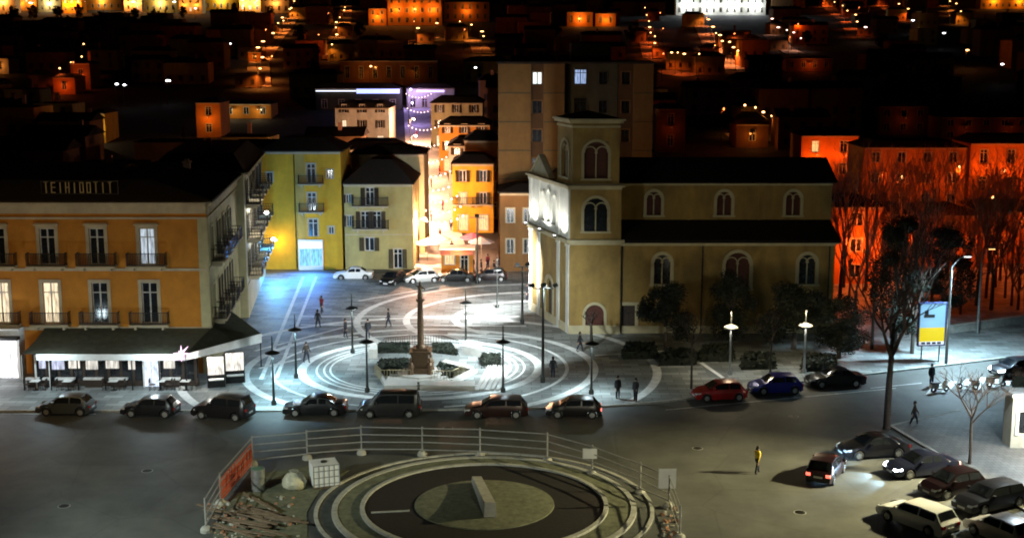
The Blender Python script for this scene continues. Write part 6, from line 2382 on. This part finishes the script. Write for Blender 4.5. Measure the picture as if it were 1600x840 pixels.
for k, (px, py, hd, pw_, c, ln, lb) in enumerate(((262, 158, .55, 60, COOL, M_lamp_white, 'single bright white lamp among the dark roofs on the left'), (358, 90, .5, 50, COOL, M_lamp_white, 'white lamp left of the small orange house on the hill'),
        (305, 26, .5, 60, COOL, M_lamp_white, 'white lamp just below the upper avenue at left'), (1424, 48, .6, 60, COOL, M_lamp_white, 'lone white lamp on the upper right hill'), (1472, 71, .55, 50, COOL, M_lamp_white, 'fainter white lamp right of the lone one on the upper right hill'),
        (1350, 60, .6, 200, PINK, M_lamp_pink, 'pink white lamp at the foot of the long chain at upper right'), (1508, 102, .5, 260, SOD, M_lamp_sod, 'orange lamp with a small glow on the right hill'), (741, 134, .3, 20, COOL, M_lamp_white, 'small white lamp left of the tower block'),
        (1562, 128, .4, 30, COOL, M_lamp_white, 'small white lamp near the right edge on the hill'), (182, 165, .35, 30, COOL, M_lamp_white, 'left of two small white lamps beside the narrow yellow house'), (194, 166, .3, 30, COOL, M_lamp_white, 'right of two small white lamps beside the narrow yellow house'),
        (48, 16, .9, 400, COOL, M_lamp_white, 'white lamp on the upper avenue near its left end'), (130, 14, .8, 400, COOL, M_lamp_white, 'white lamp second from the left on the upper avenue'), (208, 14, .8, 400, COOL, M_lamp_white, 'white lamp in the middle of the upper avenue'), (272, 14, .8, 400, COOL, M_lamp_white, 'white lamp right of the middle of the upper avenue'), (608, 14, .9, 300, COOL, M_lamp_white, 'white lamp before the bright orange terrace'),
        (578, 132, .25, 260, SOD, M_lamp_sod, 'orange lamp before the faint brown house'), (755, 262, .25, 60, PINK, M_lamp_pink, 'pale lamp above the yellow house of the shopping street'))):
    p = GT(px, py + 6)
    town_lamp(p.x, p.y, p.z, lb, pw_ * (.06 if c is COOL else 1.6), c, ln, 6.0, None, .4, hd)
    KEEP.append((px - 6, px + 6, py - 5, py + 8, p.y))
KEEP.append((645, 706, 150, 420, 345))
KEEP.append((500, 630, 148, 172, 335))

# dark houses filling the hillside
def dark_house_meshes(seed):
    rr = random.Random(seed)
    w_, d_, h_ = rr.uniform(8, 13), rr.uniform(8, 11), 1.0
    mb = MB()
    return w_, d_
def town_house_mesh(w_, d_, h_, kind):
    def wall():
        mb = MB()
        F = Face((-w_ / 2, 0), (w_ / 2, 0))
        nr = max(1, int(h_ / 3.2))
        nc = max(2, int(w_ / 3))
        ops = [(w_ * (c + .5) / nc, r * 3.1 + 1.0, .9, 1.4) for r in range(nr) for c in range(nc)]
        wall_grid(mb, F, -4, h_, ops, .2)
        for a, b in (((w_ / 2, 0), (w_ / 2, d_)), ((w_ / 2, d_), (-w_ / 2, d_)), ((-w_ / 2, d_), (-w_ / 2, 0))):
            wall_grid(mb, Face(a, b), -4, h_, [])
        return mb.mesh('wall', [M_dull_yellow, M_brown, M_brown, M_ochre][kind % 4])
    def roof():
        mb = MB()
        e = .45
        r_ = 1.5 if kind % 3 else .25
        k = .0 if kind % 2 else 2.2
        vs = [(-w_ / 2 - e, -e, h_), (w_ / 2 + e, -e, h_), (w_ / 2 + e, d_ + e, h_), (-w_ / 2 - e, d_ + e, h_), (-w_ / 2 - e + k, d_ / 2, h_ + r_), (w_ / 2 + e - k, d_ / 2, h_ + r_)]
        mb.add(vs, [(0, 1, 5, 4), (2, 3, 4, 5), (1, 2, 5), (3, 0, 4), (3, 2, 1, 0)])
        return mb.mesh('roof', M_roof)
    def chim():
        mb = MB()
        mb.box(-.35, .35, -.3, .3, -.6, 1.2)
        mb.box(-.42, .42, -.37, .37, 1.2, 1.32)
        return mb.mesh('chimney', M_brick)
    def win():
        mb = MB()
        e = .09
        mb.box(-.45 - e, -.45, -.04, .02, -e, 1.4 + e)
        mb.box(.45, .45 + e, -.04, .02, -e, 1.4 + e)
        mb.box(-.45, .45, -.04, .02, 1.4, 1.4 + e)
        mb.box(-.45, .45, -.08, .02, -e, 0)
        mb.box(-.45, .45, .12, .15, 0, 1.4)
        return mb.mesh('window', M_shutter)
    return cached(('dw', w_, h_, d_, kind), wall), cached(('dr', w_, h_, d_, kind), roof), cached('dch', chim), cached('dwin', win)
SV = [(6.5, 6, 5.0, 2), (9.5, 6, 6.0, 8), (7, 6, 4.2, 6)]
VAR = [(8.5, 9, 6.4, 0), (10, 9, 6.6, 1), (12, 10, 8.8, 2), (9, 10, 9.2, 3), (13, 10, 6.2, 4), (11, 9, 9.6, 5), (10.5, 10, 5.6, 6), (14, 11, 7.5, 7)]
for k, (p, pw_) in enumerate(OPEN):  # lamps added to tint nearby roofs and walls dim red
    x, y = p.x + town_rnd.uniform(-9, 9), p.y - town_rnd.uniform(8, 16)
    town_lamp(x, y, terrain(y), 'added unshaded lamp reddening the dark roofs beside a lit hill street', pw_ * 1.1, RED, M_added_lamp_red, 8.0, 'added lamps reddening the dark roofs', .4, .16)
for (x, y, z, k) in SMALL:
    vw, vd, vh, kd = SV[k]
    wm, rm, cm, wn = town_house_mesh(vw, vd, vh, kd)
    b = thing('town_house', 'small house whose wall glows beside a chain of street lamps on the hill', 'house', (x, y, z), town_rnd.uniform(-.3, .3), 'small houses along the lamp chains')
    put('wall', wm, b)
    put('roof', rm, b)
    for c in range(2):
        put('window', wn, b, (vw * ((c + .5) / 2 - .5), 0, 1.2))
count = 0
near_lab = 'dark roofed house in the unlit part of the town'
for Y0 in (172, 190, 210, 232, 256, 283, 313, 347, 385, 428, 476, 530, 590, 656, 730, 810):
    x = -Y0 * .44 - town_rnd.uniform(0, 8)
    while x < Y0 * .44:
        vw, vd, vh, kd = town_rnd.choice(VAR)
        xc = x + vw / 2
        x += vw + (town_rnd.uniform(.2, 1.5) if town_rnd.random() < .75 else town_rnd.uniform(4, 7))
        Y = Y0 + town_rnd.uniform(-4, 4)
        if count >= 262:
            continue
        if Y < 260 and abs(xc - street_x(Y + 4)) < 13:
            continue
        if Y < 350 and abs(xc - street_x(Y + 4)) < vw / 2 + 4.5:
            continue
        if Y < 185 and xc > -18:
            continue
        if Y < 240 and xc > 22:
            continue
        z = terrain(Y)
        pa, pyb = proj(xc - vw / 2, Y, z)
        pb, pyt = proj(xc + vw / 2, Y, z + vh + 1.5)
        if pb < -20 or pa > 1620 or pyb < -5:
            continue
        bad = False
        for k0, k1, kt, kb, ky in KEEP:
            if pb > k0 - 1 and pa < k1 + 1 and pyt < kb and pyb > kt:
                if ky > Y + 3 or abs(ky - Y) < 14:
                    bad = True
                    break
        if bad:
            continue
        if abs(xc - 8) < 14 and Y < 176:
            continue
        wm, rm, cm, wn = town_house_mesh(vw, vd, vh, kd)
        b = thing('town_house', near_lab, 'house', (xc, Y, z), town_rnd.uniform(-.08, .08), 'dark houses across the hillside town')
        put('wall', wm, b)
        r_ = put('roof', rm, b)
        if town_rnd.random() < .7:
            put('chimney', cm, r_, (town_rnd.uniform(-vw / 3, vw / 3), vd * town_rnd.uniform(.3, .7), vh + 1.0))
        if Y < 420:
            nr, nc = max(1, int(vh / 3.2)), max(2, int(vw / 3))
            for r in range(nr):
                for c in range(nc):
                    put('window', wn, b, (vw * ((c + .5) / nc - .5), 0, r * 3.1 + 1.0))
        count += 1
TREE_SPOTS = [(22, 30), (50, 32), (92, 29), (120, 31), (160, 33), (205, 30), (245, 32), (290, 31), (335, 33), (372, 30), (420, 33), (70, 60), (150, 80), (210, 110), (240, 140), (290, 120), (330, 75), (360, 118), (450, 100), (470, 70), (490, 120), (560, 60),
              (620, 70), (660, 90), (800, 50), (840, 70), (870, 60), (930, 66), (980, 70), (1060, 70), (1085, 90), (1180, 90), (1225, 130), (1260, 70), (1290, 130), (1340, 100), (1380, 80), (1430, 110), (1460, 140), (1500, 70), (1540, 120), (1580, 90), (1120, 150), (1080, 190), (1210, 190), (1330, 190), (30, 160), (60, 200), (230, 190), (420, 215)]
for k, (px, py) in enumerate(TREE_SPOTS):
    p = GT(px + town_rnd.uniform(-6, 6), py)
    if any(k0 - 2 < px < k1 + 2 and kt < py - 3 and ky > p.y and py > 40 for k0, k1, kt, kb, ky in KEEP):
        continue
    leafy_tree('town%d' % (k % 2), p.x, p.y, p.z, 'dark tree among the roofs of the hillside town', (71 + k % 2, 6.5, 2.7, 1.2, 700, .42), k * 1.3, (town_rnd.uniform(.8, 1.3),) * 2 + (town_rnd.uniform(.8, 1.25),), 'dark trees across the hillside town')
print('dark houses', count, 'objects', len(bpy.data.objects))
